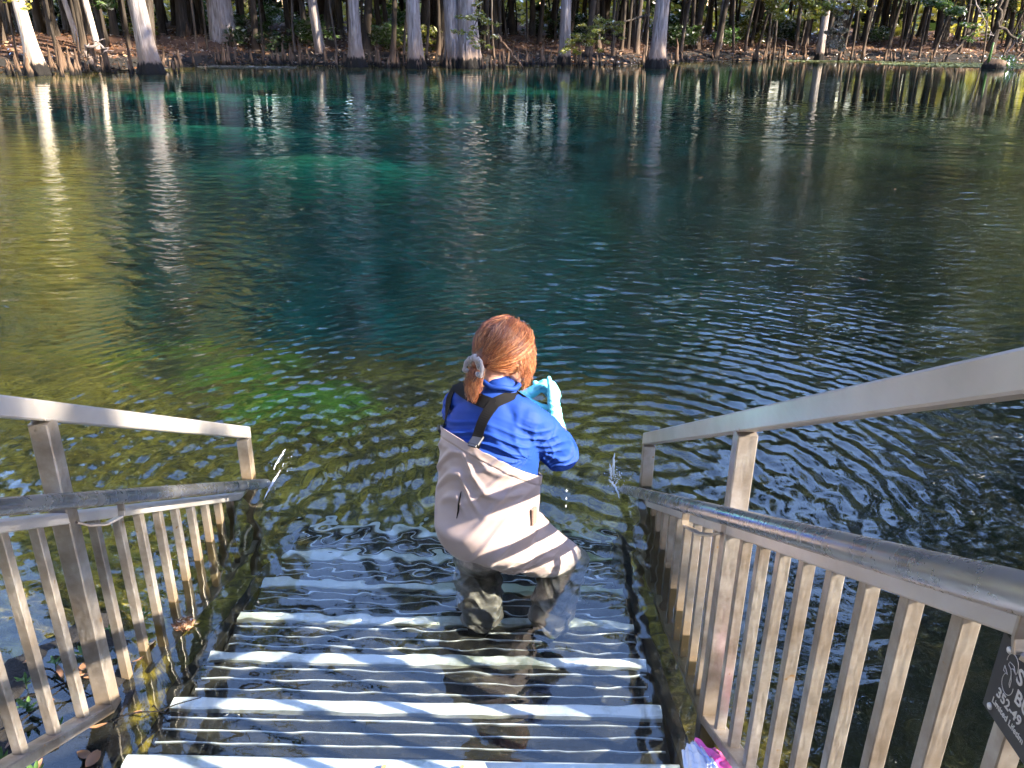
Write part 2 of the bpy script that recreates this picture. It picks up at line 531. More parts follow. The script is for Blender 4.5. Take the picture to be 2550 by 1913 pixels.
# bright green algae shoals
def blob(cx, cy, rx, ry):
    vm = nt.nodes.new('ShaderNodeMapping'); vm.vector_type = 'POINT'
    vm.inputs['Location'].default_value = (-cx / rx, -cy / ry, 0)
    vm.inputs['Scale'].default_value = (1 / rx, 1 / ry, 0)
    nt.links.new(wp, vm.inputs['Vector'])
    L = nt.nodes.new('ShaderNodeVectorMath'); L.operation = 'LENGTH'; nt.links.new(vm.outputs[0], L.inputs[0])
    a = math_n(nt, 'ADD', L.outputs['Value'], math_n(nt, 'MULTIPLY', math_n(nt, 'SUBTRACT', n_mid, 0.5), 3.4))
    mr = N(nt, 'ShaderNodeMapRange'); nt.links.new(a, mr.inputs[0])
    mr.inputs[1].default_value = 1.25; mr.inputs[2].default_value = 0.15
    return mr.outputs[0]
acc = None
for b in ((-3.4, 14.2, 2.0, 1.2), (-6.5, 18, 2.6, .9), (-2.7, 6.0, .75, .45), (-1.95, 5.35, .6, .35), (-1.35, 4.6, .5, .35), (-9, 25, 3.4, 1.4)):
    o = blob(*b)
    acc = o if acc is None else math_n(nt, 'MAXIMUM', acc, o)
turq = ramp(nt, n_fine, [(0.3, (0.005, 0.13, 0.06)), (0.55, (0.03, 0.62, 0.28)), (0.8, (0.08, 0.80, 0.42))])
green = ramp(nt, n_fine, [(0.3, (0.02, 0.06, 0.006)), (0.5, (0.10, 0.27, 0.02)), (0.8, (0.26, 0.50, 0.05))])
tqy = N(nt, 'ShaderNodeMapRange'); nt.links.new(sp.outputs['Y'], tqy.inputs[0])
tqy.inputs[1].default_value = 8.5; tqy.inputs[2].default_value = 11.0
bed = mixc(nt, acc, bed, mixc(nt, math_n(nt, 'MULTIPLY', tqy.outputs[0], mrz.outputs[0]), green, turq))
# above water: brown leaf litter and dark mud
lit = ramp(nt, n_fine, [(0.28, (0.025, 0.014, 0.009)), (0.5, (0.075, 0.038, 0.023)), (0.75, (0.18, 0.098, 0.060))])
mud = ramp(nt, n_fine, [(0.3, (0.006, 0.0055, 0.005)), (0.7, (0.022, 0.020, 0.018))])
mr3 = N(nt, 'ShaderNodeMapRange'); nt.links.new(math_n(nt, 'ADD', sp.outputs['Z'], math_n(nt, 'MULTIPLY', n_mid, 0.15)), mr3.inputs[0])
mr3.inputs[1].default_value = 0.42; mr3.inputs[2].default_value = 0.62
top = mixc(nt, mr3.outputs[0], mud, lit)
mr4 = N(nt, 'ShaderNodeMapRange'); nt.links.new(sp.outputs['Z'], mr4.inputs[0])
mr4.inputs[1].default_value = -0.06; mr4.inputs[2].default_value = -0.01
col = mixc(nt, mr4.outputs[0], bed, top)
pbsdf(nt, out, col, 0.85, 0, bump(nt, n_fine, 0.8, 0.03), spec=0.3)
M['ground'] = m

gx = axis([(-330, -60, 15), (-60, -20, 1.2), (-20, -4, 0.35), (-4, 3, 0.055), (3, 24, 0.35), (24, 60, 1.2), (60, 330, 15)])
gy = axis([(-200, -20, 12), (-20, 0, 0.8), (0, 7, 0.055), (7, 30, 0.3), (30, 60, 0.22), (60, 90, 1.0), (90, 450, 15)])
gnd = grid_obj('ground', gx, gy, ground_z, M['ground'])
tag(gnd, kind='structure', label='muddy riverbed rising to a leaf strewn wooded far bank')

# ------------------------------------------------------------------ water
_w = np.random.RandomState(5)
WAVES = []
for i in range(110):
    lam = 0.030 * (0.75 / 0.030) ** _w.rand()
    th = _w.normal(PI / 2 - 0.1, 0.6)               # mostly crests across the view
    WAVES.append((lam, 2 * PI / lam * math.cos(th), 2 * PI / lam * math.sin(th), _w.uniform(0, 2 * PI)))

RIPPLE_SRC = [(-0.02, 2.62, 1.15, 0.19), (0.56, 3.22, 0.55, 0.11), (-1.18, 3.22, 0.35, 0.10), (0.62, 3.6, 0.5, 0.15)]

def water_z(x, y):
    z = np.zeros_like(x)
    env = 0.35 + 0.65 * sstep(-0.45, 0.5, fbm(x * 2.2, y * 1.1, 0, 4) * 1.6)
    calm_far = (1 - 0.15 * sstep(5.0, 9.0, y)) * (1 - 0.80 * sstep(13, 30, y))
    near = 0.60 + 0.40 * sstep(1.95, 3.9, y + 0.25 * (x + .3)) 
    right = 0.65 + 0.28 * sstep(-1.0, 1.2, x) * (1 - sstep(6, 10, y))
    amp = env * calm_far * near * right
    for lam, kx, ky, ph in WAVES:
        lim = np.maximum(0.028, 0.0080 * y)      # what the grid resolves
        a = lam / (2 * PI) * 0.0225 * (0.40 + 0.95 * sstep(1.9, 0.9, lam / np.maximum(0.12, 0.024 * y)))
        if lam < 0.12: a *= 1.0
        fade = np.clip((lam / lim - 1.0), 0, 1)
        z += a * fade * np.sin(kx * x + ky * y + ph + 0.9 * np.sin(0.31 * kx * x + 0.23 * ky * y + ph))
    z *= amp
    for cx, cy, s, lam in RIPPLE_SRC:
        r = np.hypot(x - cx, y - cy)
        w = sstep(2.3, 3.2, y) * sstep(0.12, 0.35, r) * np.exp(-r / 2.1) * s * np.clip(lam / np.maximum(0.02, 0.0009 * y * y) - 1, 0, 1)
        z += 0.0036 * w * np.sin(2 * PI * r / lam * (1 + 0.12 * r) + cx * 9 + 0.5 * np.sin(3 * np.arctan2(y - cy, x - cx)))
    return z

m, nt, out = new_mat('spring_water')
g = N(nt, 'ShaderNodeBsdfGlass', IOR=1.47, Roughness=0.0, Color=(0.92, 0.985, 0.97, 1))
wpw = worldpos(nt, (1, 1.0, 1))
w1 = noise(nt, worldpos(nt, (1.0, 2.4, 1)), 6.5, 2.5, 0.6, 0.5)
w2 = noise(nt, worldpos(nt, (1.0, 2.2, 1)), 1.6, 3, 0.55, 0.5)
spw = nt.nodes.new('ShaderNodeSeparateXYZ'); nt.links.new(worldpos(nt), spw.inputs[0])
fa = N(nt, 'ShaderNodeMapRange'); nt.links.new(spw.outputs['Y'], fa.inputs[0])
fa.inputs[1].default_value = 2.6; fa.inputs[2].default_value = 9.0; fa.inputs[3].default_value = 0.0; fa.inputs[4].default_value = 0.9
fb = N(nt, 'ShaderNodeMapRange'); nt.links.new(spw.outputs['Y'], fb.inputs[0])
fb.inputs[1].default_value = 8; fb.inputs[2].default_value = 18; fb.inputs[3].default_value = 1.0; fb.inputs[4].default_value = 0.06
hh = math_n(nt, 'ADD', math_n(nt, 'MULTIPLY', w1, 0.55), math_n(nt, 'MULTIPLY', w2, 0.22))
hh = math_n(nt, 'MULTIPLY', hh, math_n(nt, 'MULTIPLY', fa.outputs[0], fb.outputs[0]))
nt.links.new(bump(nt, hh, 1.0, 0.018), g.inputs['Normal'])
nt.links.new(g.outputs[0], out.inputs['Surface'])
M['water'] = m

def gaxis(lo, f0, mid, f1, hi):
    return None
wx = [-2.2]
while wx[-1] < 1.9: wx.append(wx[-1] + 0.0105)
st = 0.0105
r = list(wx)
x = wx[-1]
while x < 70: st *= 1.028; x += st; r.append(x)
x = -2.2; st = 0.0105; l = []
while x > -70: st *= 1.026; x -= st; l.append(x)
wx = np.array(l[::-1] + r)
y = 0.95; wy = [y]
while y < 62:
    y += max(0.0095, 0.0020 * y * (0.5 + 0.5 * min(1, y / 8.0)) * 1.35) if y > 4.2 else 0.0098
    wy.append(y)
wy = np.array([-1.0, 0.0, 0.5] + wy)
wat = grid_obj('water', wx, wy, water_z, M['water'])
tag(wat, kind='structure', label='clear blue green spring run with small ripples')
print('water grid', len(wx), len(wy))
# ------------------------------------------------------------------ stairs
SL = 0.545
RUN, RISE = 0.303, 0.165
XL, XR = -1.055, 0.452
st = empty('stairs', (-0.3, 1.7, 0), 'aluminium stairs going down under the water with white step edges', 'stairs')
def sl(z0, y): return z0 - SL * y
inv = Matrix.Translation((0.3, -1.7, 0))
def put(mb, name, mat, parent=None, smooth=False):
    """world-space geometry parented to something with an unrotated origin"""
    o = mb.build(name, mat, None, smooth)
    if parent is not None:
        o.parent = parent
        off = Vector((0, 0, 0)); q = parent
        while q is not None:
            off += q.location; q = q.parent
        o.location = -off
    return o
for x in (XL - 0.035, XR + 0.035):
    b = MB(); b.beam((x, 0.55, sl(0.745, 0.55)), (x, 4.2, sl(0.745, 4.2)), 0.05, 0.22)
    put(b, 'stringer', M['tread'], st)
rib_me = nos_me = None
for k in range(-3, 8):
    yb, ye = 1.70 - RUN + RUN * k - 0.0, 1.70 + RUN * k    # back and front of the tread
    z = -0.008 - RISE * k
    b = MB()
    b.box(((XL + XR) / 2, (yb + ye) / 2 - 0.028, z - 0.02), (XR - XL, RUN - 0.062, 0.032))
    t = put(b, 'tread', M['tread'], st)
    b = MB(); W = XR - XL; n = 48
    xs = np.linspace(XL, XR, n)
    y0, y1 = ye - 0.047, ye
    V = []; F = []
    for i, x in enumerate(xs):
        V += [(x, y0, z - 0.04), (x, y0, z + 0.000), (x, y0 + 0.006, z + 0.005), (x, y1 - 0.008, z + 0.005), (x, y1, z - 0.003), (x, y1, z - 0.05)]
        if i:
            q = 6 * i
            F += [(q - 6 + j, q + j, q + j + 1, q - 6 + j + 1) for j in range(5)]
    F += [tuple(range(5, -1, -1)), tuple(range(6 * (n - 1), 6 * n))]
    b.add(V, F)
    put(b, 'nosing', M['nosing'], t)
    for r_ in range(5):
        yy = yb + 0.030 + r_ * 0.0475
        b = MB(); b.box(((XL + XR) / 2, yy, z - 0.0005), (W - 0.02, 0.0045, 0.009))
        put(b, 'rib', M['rib'], t)

# ------------------------------------------------------------------ railings
def railing(side, label):
    s = 1 if side == 'L' else -1
    xc = -1.183 if side == 'L' else 0.562            # plane of posts and box rails
    xp = -1.078 if side == 'L' else 0.457            # handrail pipe
    ins = 1 if side == 'L' else -1                   # towards the stairs
    root = empty('railing', (xc, 1.865, 0), label, 'railing', 'railings either side of the stairs')
    Y0 = -0.6 if side == 'L' else -0.15
    D = Vector((0, 1, -SL)).normalized(); UP = Vector((0, SL, 1)).normalized()
    # top box rail
    ztc = 1.999 - 0.0285
    b = MB(); b.beam((xc, Y0, sl(ztc, Y0)), (xc, 3.246, sl(ztc, 3.246)), 0.05, 0.05, UP, 0.004, None, (0, 1, 0))
    put(b, 'top_rail', M['box'], root)
    # middle box rail, balusters hang from it
    zmc = 1.645 + 0.0165
    b = MB(); b.beam((xc, Y0, sl(zmc, Y0)), (xc, 3.195, sl(zmc, 3.195)), 0.048, 0.029, UP, 0.003)
    put(b, 'middle_rail', M['box'], root)
    zbc = 1.035 - 0.0165
    b = MB(); b.beam((xc, Y0, sl(zbc, Y0)), (xc, 3.195, sl(zbc, 3.195)), 0.048, 0.029, UP, 0.003)
    put(b, 'bottom_rail', M['alu'], root)
    # pipe handrail, closed bevelled tip
    zp = 1.723
    pts = []; rr = []
    for t in np.linspace(0, 1, 12):
        y = Y0 + (3.10 - Y0) * t
        pts.append((xp, y, sl(zp, y))); rr.append(0.0205)
    for dy, dz, r_ in ((3.125, 0.001, 0.0205), (3.139, 0.002, 0.0185), (3.146, 0.003, 0.013), (3.148, .003, .004)):
        pts.append((xp, dy, sl(zp, dy) - dz)); rr.append(r_)
    b = MB(); b.tube(pts, rr, 20)
    put(b, 'handrail', M['pipe'], root, True)
    # posts
    for y, top, bot in ((1.866, sl(ztc, 1.866) - 0.028, -0.95), (3.22, sl(ztc, 3.22) + 0.02 - 0.048, -1.25), (0.52, sl(ztc, 0.52) - .028, 0.2)):
        b = MB(); b.beam((xc, y, bot), (xc, y, top), 0.0495, 0.0495, (0, 1, 0), 0.003)
        if y == 3.22:
            y_ = 3.22
        p = put(b, 'post', M['alu'], root)
        b = MB()
        b.tube([(xc - 0.026, y - .0265, top + 0.004 + .026 * SL), (xc + 0.026, y - .0265, top + 0.004 + .026 * SL)], 0.0035, 6)
        put(b, 'weld', M['weld'], p)
        # J shaped handrail bracket
        if y < 3:
            zc = sl(zp, y)
            yb_ = y + 0.09
            zb_ = sl(zp, yb_)
            b = MB()
            xi = xc + ins * 0.027
            path = [(xi, y + .0, zc - 0.075), (xi + ins * 0.02, y + 0.02, zc - 0.096), (xi + ins * 0.05, y + 0.05, zb_ - 0.062), (xp, yb_ - 0.006, zb_ - 0.058), (xp, yb_, zb_ - 0.045), (xp, yb_, zb_ - 0.018)]
            for q0, q1 in zip(path[:-1], path[1:]):
                b.beam(q0, q1, 0.02, 0.006, (0, 0.3, 1) if abs(q1[2] - q0[2]) < 0.03 else (ins, 0.2, 0), 0.001)
            put(b, 'bracket', M['alu'], root)
    # balusters 5 inches apart
    k = 0
    ys = [1.743 - 0.127 * i for i in range(0, 15)] + [1.990 + 0.1225 * i for i in range(0, 9)]
    for y in ys:
        if abs(y - 0.52) < 0.05: continue
        zt = sl(1.645, y); zb = sl(1.035, y)
        b = MB(); b.beam((xc, y, zb - 0.012), (xc, y, zt + 0.01), 0.0254, 0.0254, (0, 1, 0), 0.0018)
        put(b, 'baluster', M['alu'], root)
    return root
railL = railing('L', 'aluminium railing on the left of the stairs beside the muddy ledge')
railR = railing('R', 'aluminium railing on the right of the stairs carrying the black sign plate')
# ------------------------------------------------------------------ tree builders
def trunk_mesh(name, seed, h, r0, r1, flare=1.6, fh=1.2, flutes=7, fd=0.18, lean=(0, 0), bend=0.0, seg=28, rings=34, mat='bark_pale', z0=-1.0):
    """tapered trunk from z0 to h; flare = base radius factor, fluted buttress up to height fh"""
    rs = np.random.RandomState(seed)
    zs = z0 + (h - z0) * (np.linspace(0, 1, rings) ** 1.9)
    ang = np.linspace(0, 2 * PI, seg, endpoint=False)
    ph = rs.uniform(0, 2 * PI, 6)
    V = []
    for z in zs:
        t = max(0, z) / h
        f = math.exp(-max(0, z + 0.1) / (fh * 0.45))
        r = r0 * (1 - t) + r1 * t
        R = r * (1 + (flare - 1) * f)
        mod = fd * (0.25 + 0.75 * f) * (np.abs(np.sin(flutes / 2 * ang + ph[0] + 0.25 * z)) - 0.5) * (1 if z < fh * 2 else 0.4)
        mod = mod + 0.05 * np.sin(2 * ang + ph[1] + z * .5) + 0.03 * np.sin(3 * ang + ph[2] + z * 1.7) + 0.02 * rs.normal(size=seg)
        rad = R * (1 + mod)
        cx = lean[0] * z + bend * math.sin(z * 0.5 + ph[3]) * (1 - math.exp(-max(0, z) / 2)); cyy = lean[1] * z + bend * .6 * math.sin(z * 0.37 + ph[4])
        for a, q in zip(ang, rad):
            V.append((cx + q * math.cos(a), cyy + q * math.sin(a), z))
    i = np.arange(rings - 1)[:, None] * seg; k = np.arange(seg)[None, :]
    F = np.stack([i + k, i + (k + 1) % seg, i + seg + (k + 1) % seg, i + seg + k], -1).reshape(-1, 4)
    return mesh_np(name, V, F, M[mat], True)

def leaf_cloud(rs, centers, radii, per, size, flat=0.6, droop=0.0):
    """small leaf quads scattered in clumps; returns V,F arrays"""
    cs = np.repeat(centers, per, axis=0); rr = np.repeat(radii, per)
    n = len(cs)
    d = rs.normal(size=(n, 3)); d /= np.linalg.norm(d, axis=1)[:, None]
    p = cs + d * (rs.rand(n, 1) ** 0.45) * rr[:, None] * np.array([1, 1, flat])
    a = rs.normal(size=(n, 3)); a[:, 2] *= 0.5; a[:, 2] -= droop; a /= np.linalg.norm(a, axis=1)[:, None]
    b = np.cross(a, rs.normal(size=(n, 3))); b /= np.linalg.norm(b, axis=1)[:, None]
    s = size * rs.uniform(0.5, 1.4, (n, 1))
    V = np.stack([p - a * s, p + b * s * 0.38, p + a * s, p - b * s * 0.38], 1).reshape(-1, 3)
    F = np.arange(4 * n).reshape(n, 4)
    return V, F

def crown_mesh(name, seed, mat, rx=3.0, rz=3.5, clumps=70, per=34, size=0.17, cr=0.75):
    rs = np.random.RandomState(seed)
    d = rs.normal(size=(clumps, 3)); d /= np.linalg.norm(d, axis=1)[:, None]
    c = d * (rs.rand(clumps, 1) ** 0.5) * np.array([rx, rx, rz])
    c[:, :2] *= (1 - 0.35 * (c[:, 2:3] / rz))
    V, F = leaf_cloud(rs, c, rs.uniform(0.4, 1.2, clumps) * cr, per, size)
    return mesh_np(name, V, F, M[mat])

def limbs_mesh(name, seed, mat, h0, h1, n=9, length=3.2, r=0.09):
    rs = random.Random(seed); b = MB()
    for i in range(n):
        z = h0 + (h1 - h0) * i / n
        a = rs.uniform(0, 2 * PI); L = length * rs.uniform(0.5, 1.1) * (1 - 0.4 * i / n)
        pts = []; rad = []
        p = Vector((0, 0, z)); d = Vector((math.cos(a), math.sin(a), rs.uniform(0.1, 0.6))).normalized()
        for k in range(6):
            pts.append(p.copy()); rad.append(r * (1 - k / 6.5) * rs.uniform(.8, 1.1))
            d = (d + Vector((rs.gauss(0, .22), rs.gauss(0, .22), rs.gauss(0.05, .15)))).normalized()
            p = p + d * L / 5
        b.tube(pts, rad, 5, False)
    return b.mesh(name, M[mat], True)

CR = {
    'y': [crown_mesh('crown_y%d' % i, 40 + i, 'leaf_yellow', 2.6, 3.4, 62, 34, 0.19) for i in range(3)],
    'g': [crown_mesh('crown_g%d' % i, 50 + i, 'leaf_green', 2.8, 3.2, 64, 34, 0.19) for i in range(3)],
    'o': [crown_mesh('crown_o%d' % i, 80 + i, 'leaf_gold', 2.4, 3.0, 56, 34, 0.18) for i in range(2)],
    'd': [crown_mesh('crown_d%d' % i, 60 + i, 'leaf_dark', 2.8, 3.6, 70, 34, 0.20) for i in range(2)],
}
LB = [limbs_mesh('limbs%d' % i, 70 + i, 'bark_mid', 0, 5, 10) for i in range(3)]

def tree(name, loc, tm, label, cat, group, crowns, h, rs, limb=True, crs=1.0):
    t = empty(name, loc, label, cat, group)
    o = from_mesh('trunk', tm, t)
    for (kind, zc, dx, dy, sc) in crowns:
        me = rs.choice(CR[kind])
        from_mesh('crown', me, t, (dx, dy, zc), (0, 0, rs.uniform(0, 6.28)), (sc, sc, sc))
    if limb:
        from_mesh('limb', rs.choice(LB), t, (0, 0, h * 0.5), (0, 0, rs.uniform(0, 6)), (1, 1, h * 0.1))
    return t

# hero cypresses standing at the far waterline
# name/label, x, y, base width, top width, flutes, lean x per m, height
HERO = [
    ('sunlit leaning cypress trunk, brightest tree at the far left waterline', -16.7, 30.6, 0.80, 0.40, 1.5, 8, (-0.075, 0.0), 22),
    ('pale grey cypress leaning left behind the first lit knees', -13.45, 32.3, 0.90, 0.60, 1.30, 7, (-0.085, 0.02), 23),
    ('very wide grey cypress trunk standing back from the water, left of centre', -14.1, 42.6, 1.60, 1.18, 1.20, 9, (-0.035, 0), 26),
    ('slim grey cypress trunk leaning left beside the wide trunk', -9.25, 41.3, 0.42, 0.44, 1.05, 5, (-0.10, 0.01), 20),
    ('grey cypress with a flared base left of the straight pale trunk', -7.15, 38.5, 0.86, 0.50, 1.5, 7, (-0.02, 0.0), 24),
    ('straight pale cypress trunk left of the double trunked one', -4.55, 38.1, 0.80, 0.62, 1.2, 6, (-0.03, 0.0), 24),
    ('largest cypress in the middle, two fused fluted trunks', -2.35, 38.9, 1.22, 0.86, 1.45, 10, (-0.01, 0.0), 27),
    ('slender straight grey cypress trunk just right of the middle', 1.88, 42.3, 0.58, 0.52, 1.15, 6, (0.012, 0.0), 24),
    ('tall grey cypress with a wide foot spreading to the left', 6.0, 40.7, 1.0, 0.66, 1.65, 8, (0.02, 0.0), 25),
    ('slim pale trunk among the dark thicket right of the wide footed cypress', 11.1, 52.0, 0.36, 0.38, 1.1, 5, (0.06, 0), 19),
    ('mid sized cypress between the slim pale trunk and the crooked bent tree', 16.6, 50.9, 0.46, 0.42, 1.2, 6, (0.02, 0), 21),
    ('pale trunk cut by the left edge of the picture', -19.4, 31.4, 0.55, 0.36, 1.3, 6, (-0.05, 0), 20),
]
rsx = random.Random(3)
def gap(x, y):
    a = x / y
    return -0.245 < a < -0.185 or -0.05 < a < 0.0 or 0.27 < a < 0.31
heroes = []
for i, (lab, x, y, wb, wt, fl, nf, ln, h) in enumerate(HERO):
    r_mid = wt / 2 * 1.0
    tm = trunk_mesh('hero_trunk', 200 + i, h, r_mid, 0.10, max(1.05, wb / wt * 1.22), 1.15, nf, 0.24, ln, 0.05, 44, 46, 'bark_painted_sun' if i in (0, 11) else 'bark_pale')
    crowns = []
    for k in range(7):
        zc = h * ((0.40 if i not in (0, 11) else 0.62) + (0.11 if i not in (0, 11) else 0.06) * k)
        if gap(x + ln[0] * zc, y): continue
        crowns.append((rsx.choice(['y', 'g', 'y', 'd']), zc, ln[0] * zc + rsx.gauss(0, 1.5), ln[1] * zc + rsx.gauss(0, 1.2), rsx.uniform(0.7, 1.15)))
    t = tree('cypress_tree', (x, y, 0), tm, lab, 'tree', 'big cypresses at the far waterline', crowns, h, rsx, i not in (0, 11))
    heroes.append(t)
# twin thin trunks, sunlight put into the bark colour
for dx, ln_, r_, lab in ((0.0, -.16, .11, 'left trunk of two thin leaning trees with sunlit upper stems'), (.62, -.13, .13, 'right trunk of two thin leaning trees with sunlit upper stems')):
    tm = trunk_mesh('twin_trunk', 310 + int(dx * 10), 15, r_, .04, 1.4, .8, 5, .10, (ln_, 0), .08, 14, 26, 'bark_painted_sun')
    tree('cypress_tree', (-18.0 + dx, 36.8, .05), tm, lab, 'tree', 'thin twin trees at the far left', [('y', 12, -1.8, 0, .5)], 15, rsx, False)
# second trunk fused to the largest cypress
big = heroes[6]
tm = trunk_mesh('fused_trunk', 301, 22, 0.36, 0.08, 1.6, 1.3, 8, 0.24, (-0.05, 0.01), 0.04, 32, 40)
from_mesh('trunk', tm, big, (-0.62, 0.12, 0))
for k in range(7):
    b = MB(); a = rsx.uniform(3.6, 5.8); 
    pts = [(0.62 * math.cos(a) - 0.15, 0.55 * math.sin(a), z) for z in (-0.3, 0.25 + .4 * rsx.random(), 0.9 + .3 * rsx.random())]
    b.tube(pts, [0.16, 0.11, 0.02], 8)
    put(b, 'root', M['bark_pale'], None, True).parent = big

# ------------------------------------------------------------------ mid and small trees of the far wood
def lean_trunk_meshes():
    out = {}
    rs = random.Random(12)
    out['mid'] = [trunk_mesh('mid_trunk', 400 + i, 19, 0.17 + 0.03 * (i % 3), 0.05, 1.5, 0.9, 5, 0.12, (rs.gauss(0, .05), rs.gauss(0, .03)), 0.12, 14, 26, 'bark_mid') for i in range(6)]
    out['dark'] = [trunk_mesh('dark_trunk', 420 + i, 17, 0.14 + 0.05 * (i % 3), 0.05, 1.7, 0.8, 5, 0.12, (rs.gauss(0, .06), rs.gauss(0, .03)), 0.15, 12, 24, 'bark_dark') for i in range(7)]
    out['thin'] = [trunk_mesh('sapling_trunk', 440 + i, 11, 0.055 + 0.012 * (i % 3), 0.02, 1.4, 0.5, 3, 0.06, (rs.gauss(0, .10), rs.gauss(0, .03)), 0.22, 8, 22, ['bark_mid', 'bark_dark'][i % 2]) for i in range(8)]
    return out
TM = lean_trunk_meshes()
occupied = [(h_.location.x, h_.location.y, 0.9) for h_ in heroes]
def free(x, y, r):
    for (a, b_, c_) in occupied:
        if (a - x) ** 2 + (b_ - y) ** 2 < (r + c_) ** 2: return False
    return True
rs2 = random.Random(21)
n_mid = 0
for i in range(900):
    if n_mid >= 175: break
    y = 33 + 36 * rs2.random() ** 1.25
    x = rs2.uniform(-0.66, 0.66) * (y + 2)
    sy = float(shore(np.array(x)))
    if y < sy + 0.9 or not free(x, y, 0.5): continue
    if x < -9.5 and y < 41 and (x < -12 or rs2.random() < .75): continue
    occupied.append((x, y, 0.35))
    dens = rs2.random()
    kind = 'mid' if dens < 0.36 else 'dark'
    z = float(ground_z(np.array(x), np.array(y)))
    nearb = y < sy + 4
    crs = [] if gap(x, y) else [(rs2.choice(['y', 'g', 'g', 'd', 'y']), zc + rs2.gauss(0, .8), rs2.gauss(0, 1.1), rs2.gauss(0, 1), rs2.uniform(0.7, 1.15)) for zc in (8.5, 12, 15.5, 19, 23)]
    lab = {'mid': 'grey brown tree trunk in the wood behind the far waterline', 'dark': 'dark shaded tree trunk in the wood on the far bank'}[kind]
    t = tree('swamp_tree', (x, y, z), rs2.choice(TM[kind]), lab, 'tree', {'mid': 'grey brown trees of the far wood', 'dark': 'dark shaded trees of the far wood'}[kind], crs, 18, rs2, False)
    s_ = rs2.uniform(0.8, 1.15); t.scale = (s_, s_, rs2.uniform(.85, 1.1)); t.rotation_euler[2] = rs2.uniform(-.5, .5) + (PI if rs2.random() < .5 else 0)
    n_mid += 1
n_s = 0
for i in range(1600):
    if n_s >= 240: break
    x_ = rs2.uniform(-0.64, 0.64); y = 33 + 30 * rs2.random() ** 1.4
    x = x_ * (y + 2)
    sy = float(shore(np.array(x)))
    # thicket is denser on the right
    if rs2.random() > (0.35 + 0.65 * (1 if x > 4 else 0.2)): continue
    if y < sy + 0.3 or not free(x, y, 0.18): continue
    occupied.append((x, y, 0.1))
    z = float(ground_z(np.array(x), np.array(y)))
    t = empty('sapling', (x, y, z), 'thin bent sapling among the trees of the far bank', 'tree', 'thin saplings on the far bank', rs2.uniform(0, 6.28))
    from_mesh('trunk', rs2.choice(TM['thin']), t)
    sc = rs2.uniform(0.25, 0.5)
    from_mesh('crown', rs2.choice(CR[rs2.choice(['y', 'g', 'y'])]), t, (rs2.gauss(0, .4), rs2.gauss(0, .4), rs2.uniform(3.0, 9.5)), (0, 0, rs2.uniform(0, 6)), (sc, sc, sc * 0.8))
    t.scale = (rs2.uniform(.8, 1.5),) * 3
    n_s += 1
print('trees', n_mid, n_s)

# far foliage mass closing the view
rs_ = np.random.RandomState(9)
n = 620
cc = np.stack([rs_.uniform(-60, 60, n), rs_.uniform(66, 80, n), 1.4 + 25 * rs_.rand(n) ** 1.9], -1)
gm = np.array([gap(a_[0], a_[1]) and a_[2] > 7 for a_ in cc]); cc = cc[~gm]; n = len(cc)
V, F = leaf_cloud(rs_, cc, rs_.uniform(0.6, 2.0, n), 52, 0.34)
far_wood = obj_np('distant_woodland', V, F, M['leaf_gold'])  # its sunlight is mostly in the leaf colour
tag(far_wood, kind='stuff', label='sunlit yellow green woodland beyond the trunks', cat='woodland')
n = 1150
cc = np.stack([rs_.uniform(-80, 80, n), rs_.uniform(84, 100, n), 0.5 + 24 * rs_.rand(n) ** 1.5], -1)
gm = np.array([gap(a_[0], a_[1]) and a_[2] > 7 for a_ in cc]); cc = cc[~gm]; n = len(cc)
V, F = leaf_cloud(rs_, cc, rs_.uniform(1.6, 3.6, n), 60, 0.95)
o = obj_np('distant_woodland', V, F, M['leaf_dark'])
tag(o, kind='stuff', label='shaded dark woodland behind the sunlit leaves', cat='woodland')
# ------------------------------------------------------------------ person
def fabric(name, col, rough=0.8, sheen=0.3, weave=900, bs=0.15, spec=0.3):
    m, nt, out = new_mat(name)
    oc = coords(nt, 'Object')
    n1 = noise(nt, oc, 9, 4, 0.55)
    n2 = noise(nt, oc, weave, 2, 0.5)
    c = mixc(nt, math_n(nt, 'MULTIPLY', n1, 0.35), col, (col[0] * .72, col[1] * .72, col[2] * .74))
    p = pbsdf(nt, out, c, rough, 0, bump(nt, n2, bs, 0.0008), spec=spec, Sheen_Weight=sheen)
    return m
M['shirt'] = fabric('royal_blue_jersey', (0.006, 0.036, 0.21), 0.7, 0.0, 1400, 0.1, 0.22)
M['wader'] = fabric('pale_taupe_wader_shell', (0.30, 0.238, 0.222), 0.5, 0.1, 1500, 0.08, 0.35)
_m = M['wader']; _nt = _m.node_tree; _p = next(n for n in _nt.nodes if n.type == 'BSDF_PRINCIPLED')
_src = _p.inputs['Base Color'].links[0].from_socket
_z = _nt.nodes.new('ShaderNodeSeparateXYZ'); _nt.links.new(worldpos(_nt), _z.inputs[0])
_nn = noise(_nt, worldpos(_nt), 17, 5, 0.65)
_mr = N(_nt, 'ShaderNodeMapRange'); _nt.links.new(math_n(_nt, 'ADD', _z.outputs['Z'], math_n(_nt, 'MULTIPLY', math_n(_nt, 'SUBTRACT', _nn, 0.5), 0.10)), _mr.inputs[0])
_mr.inputs[1].default_value = 0.045; _mr.inputs[2].default_value = 0.005
_nt.links.new(mixc(_nt, _mr.outputs[0], _src, ramp(_nt, _nn, [(0.35, (0.09, 0.083, 0.078)), (0.6, (0.32, 0.29, 0.27))])), _p.inputs['Base Color'])
M['boot'] = fabric('dark_grey_neoprene', (0.13, 0.12, 0.112), 0.7)
M['strap'] = fabric('black_webbing', (0.0035, 0.0035, 0.0042), 0.8, 0.0, 500, 0.3, 0.15)
M['scrunchie'] = fabric('grey_velvet_scrunchie', (0.20, 0.18, 0.17), 0.7, 0.6, 700)
m, nt, out = new_mat('skin')
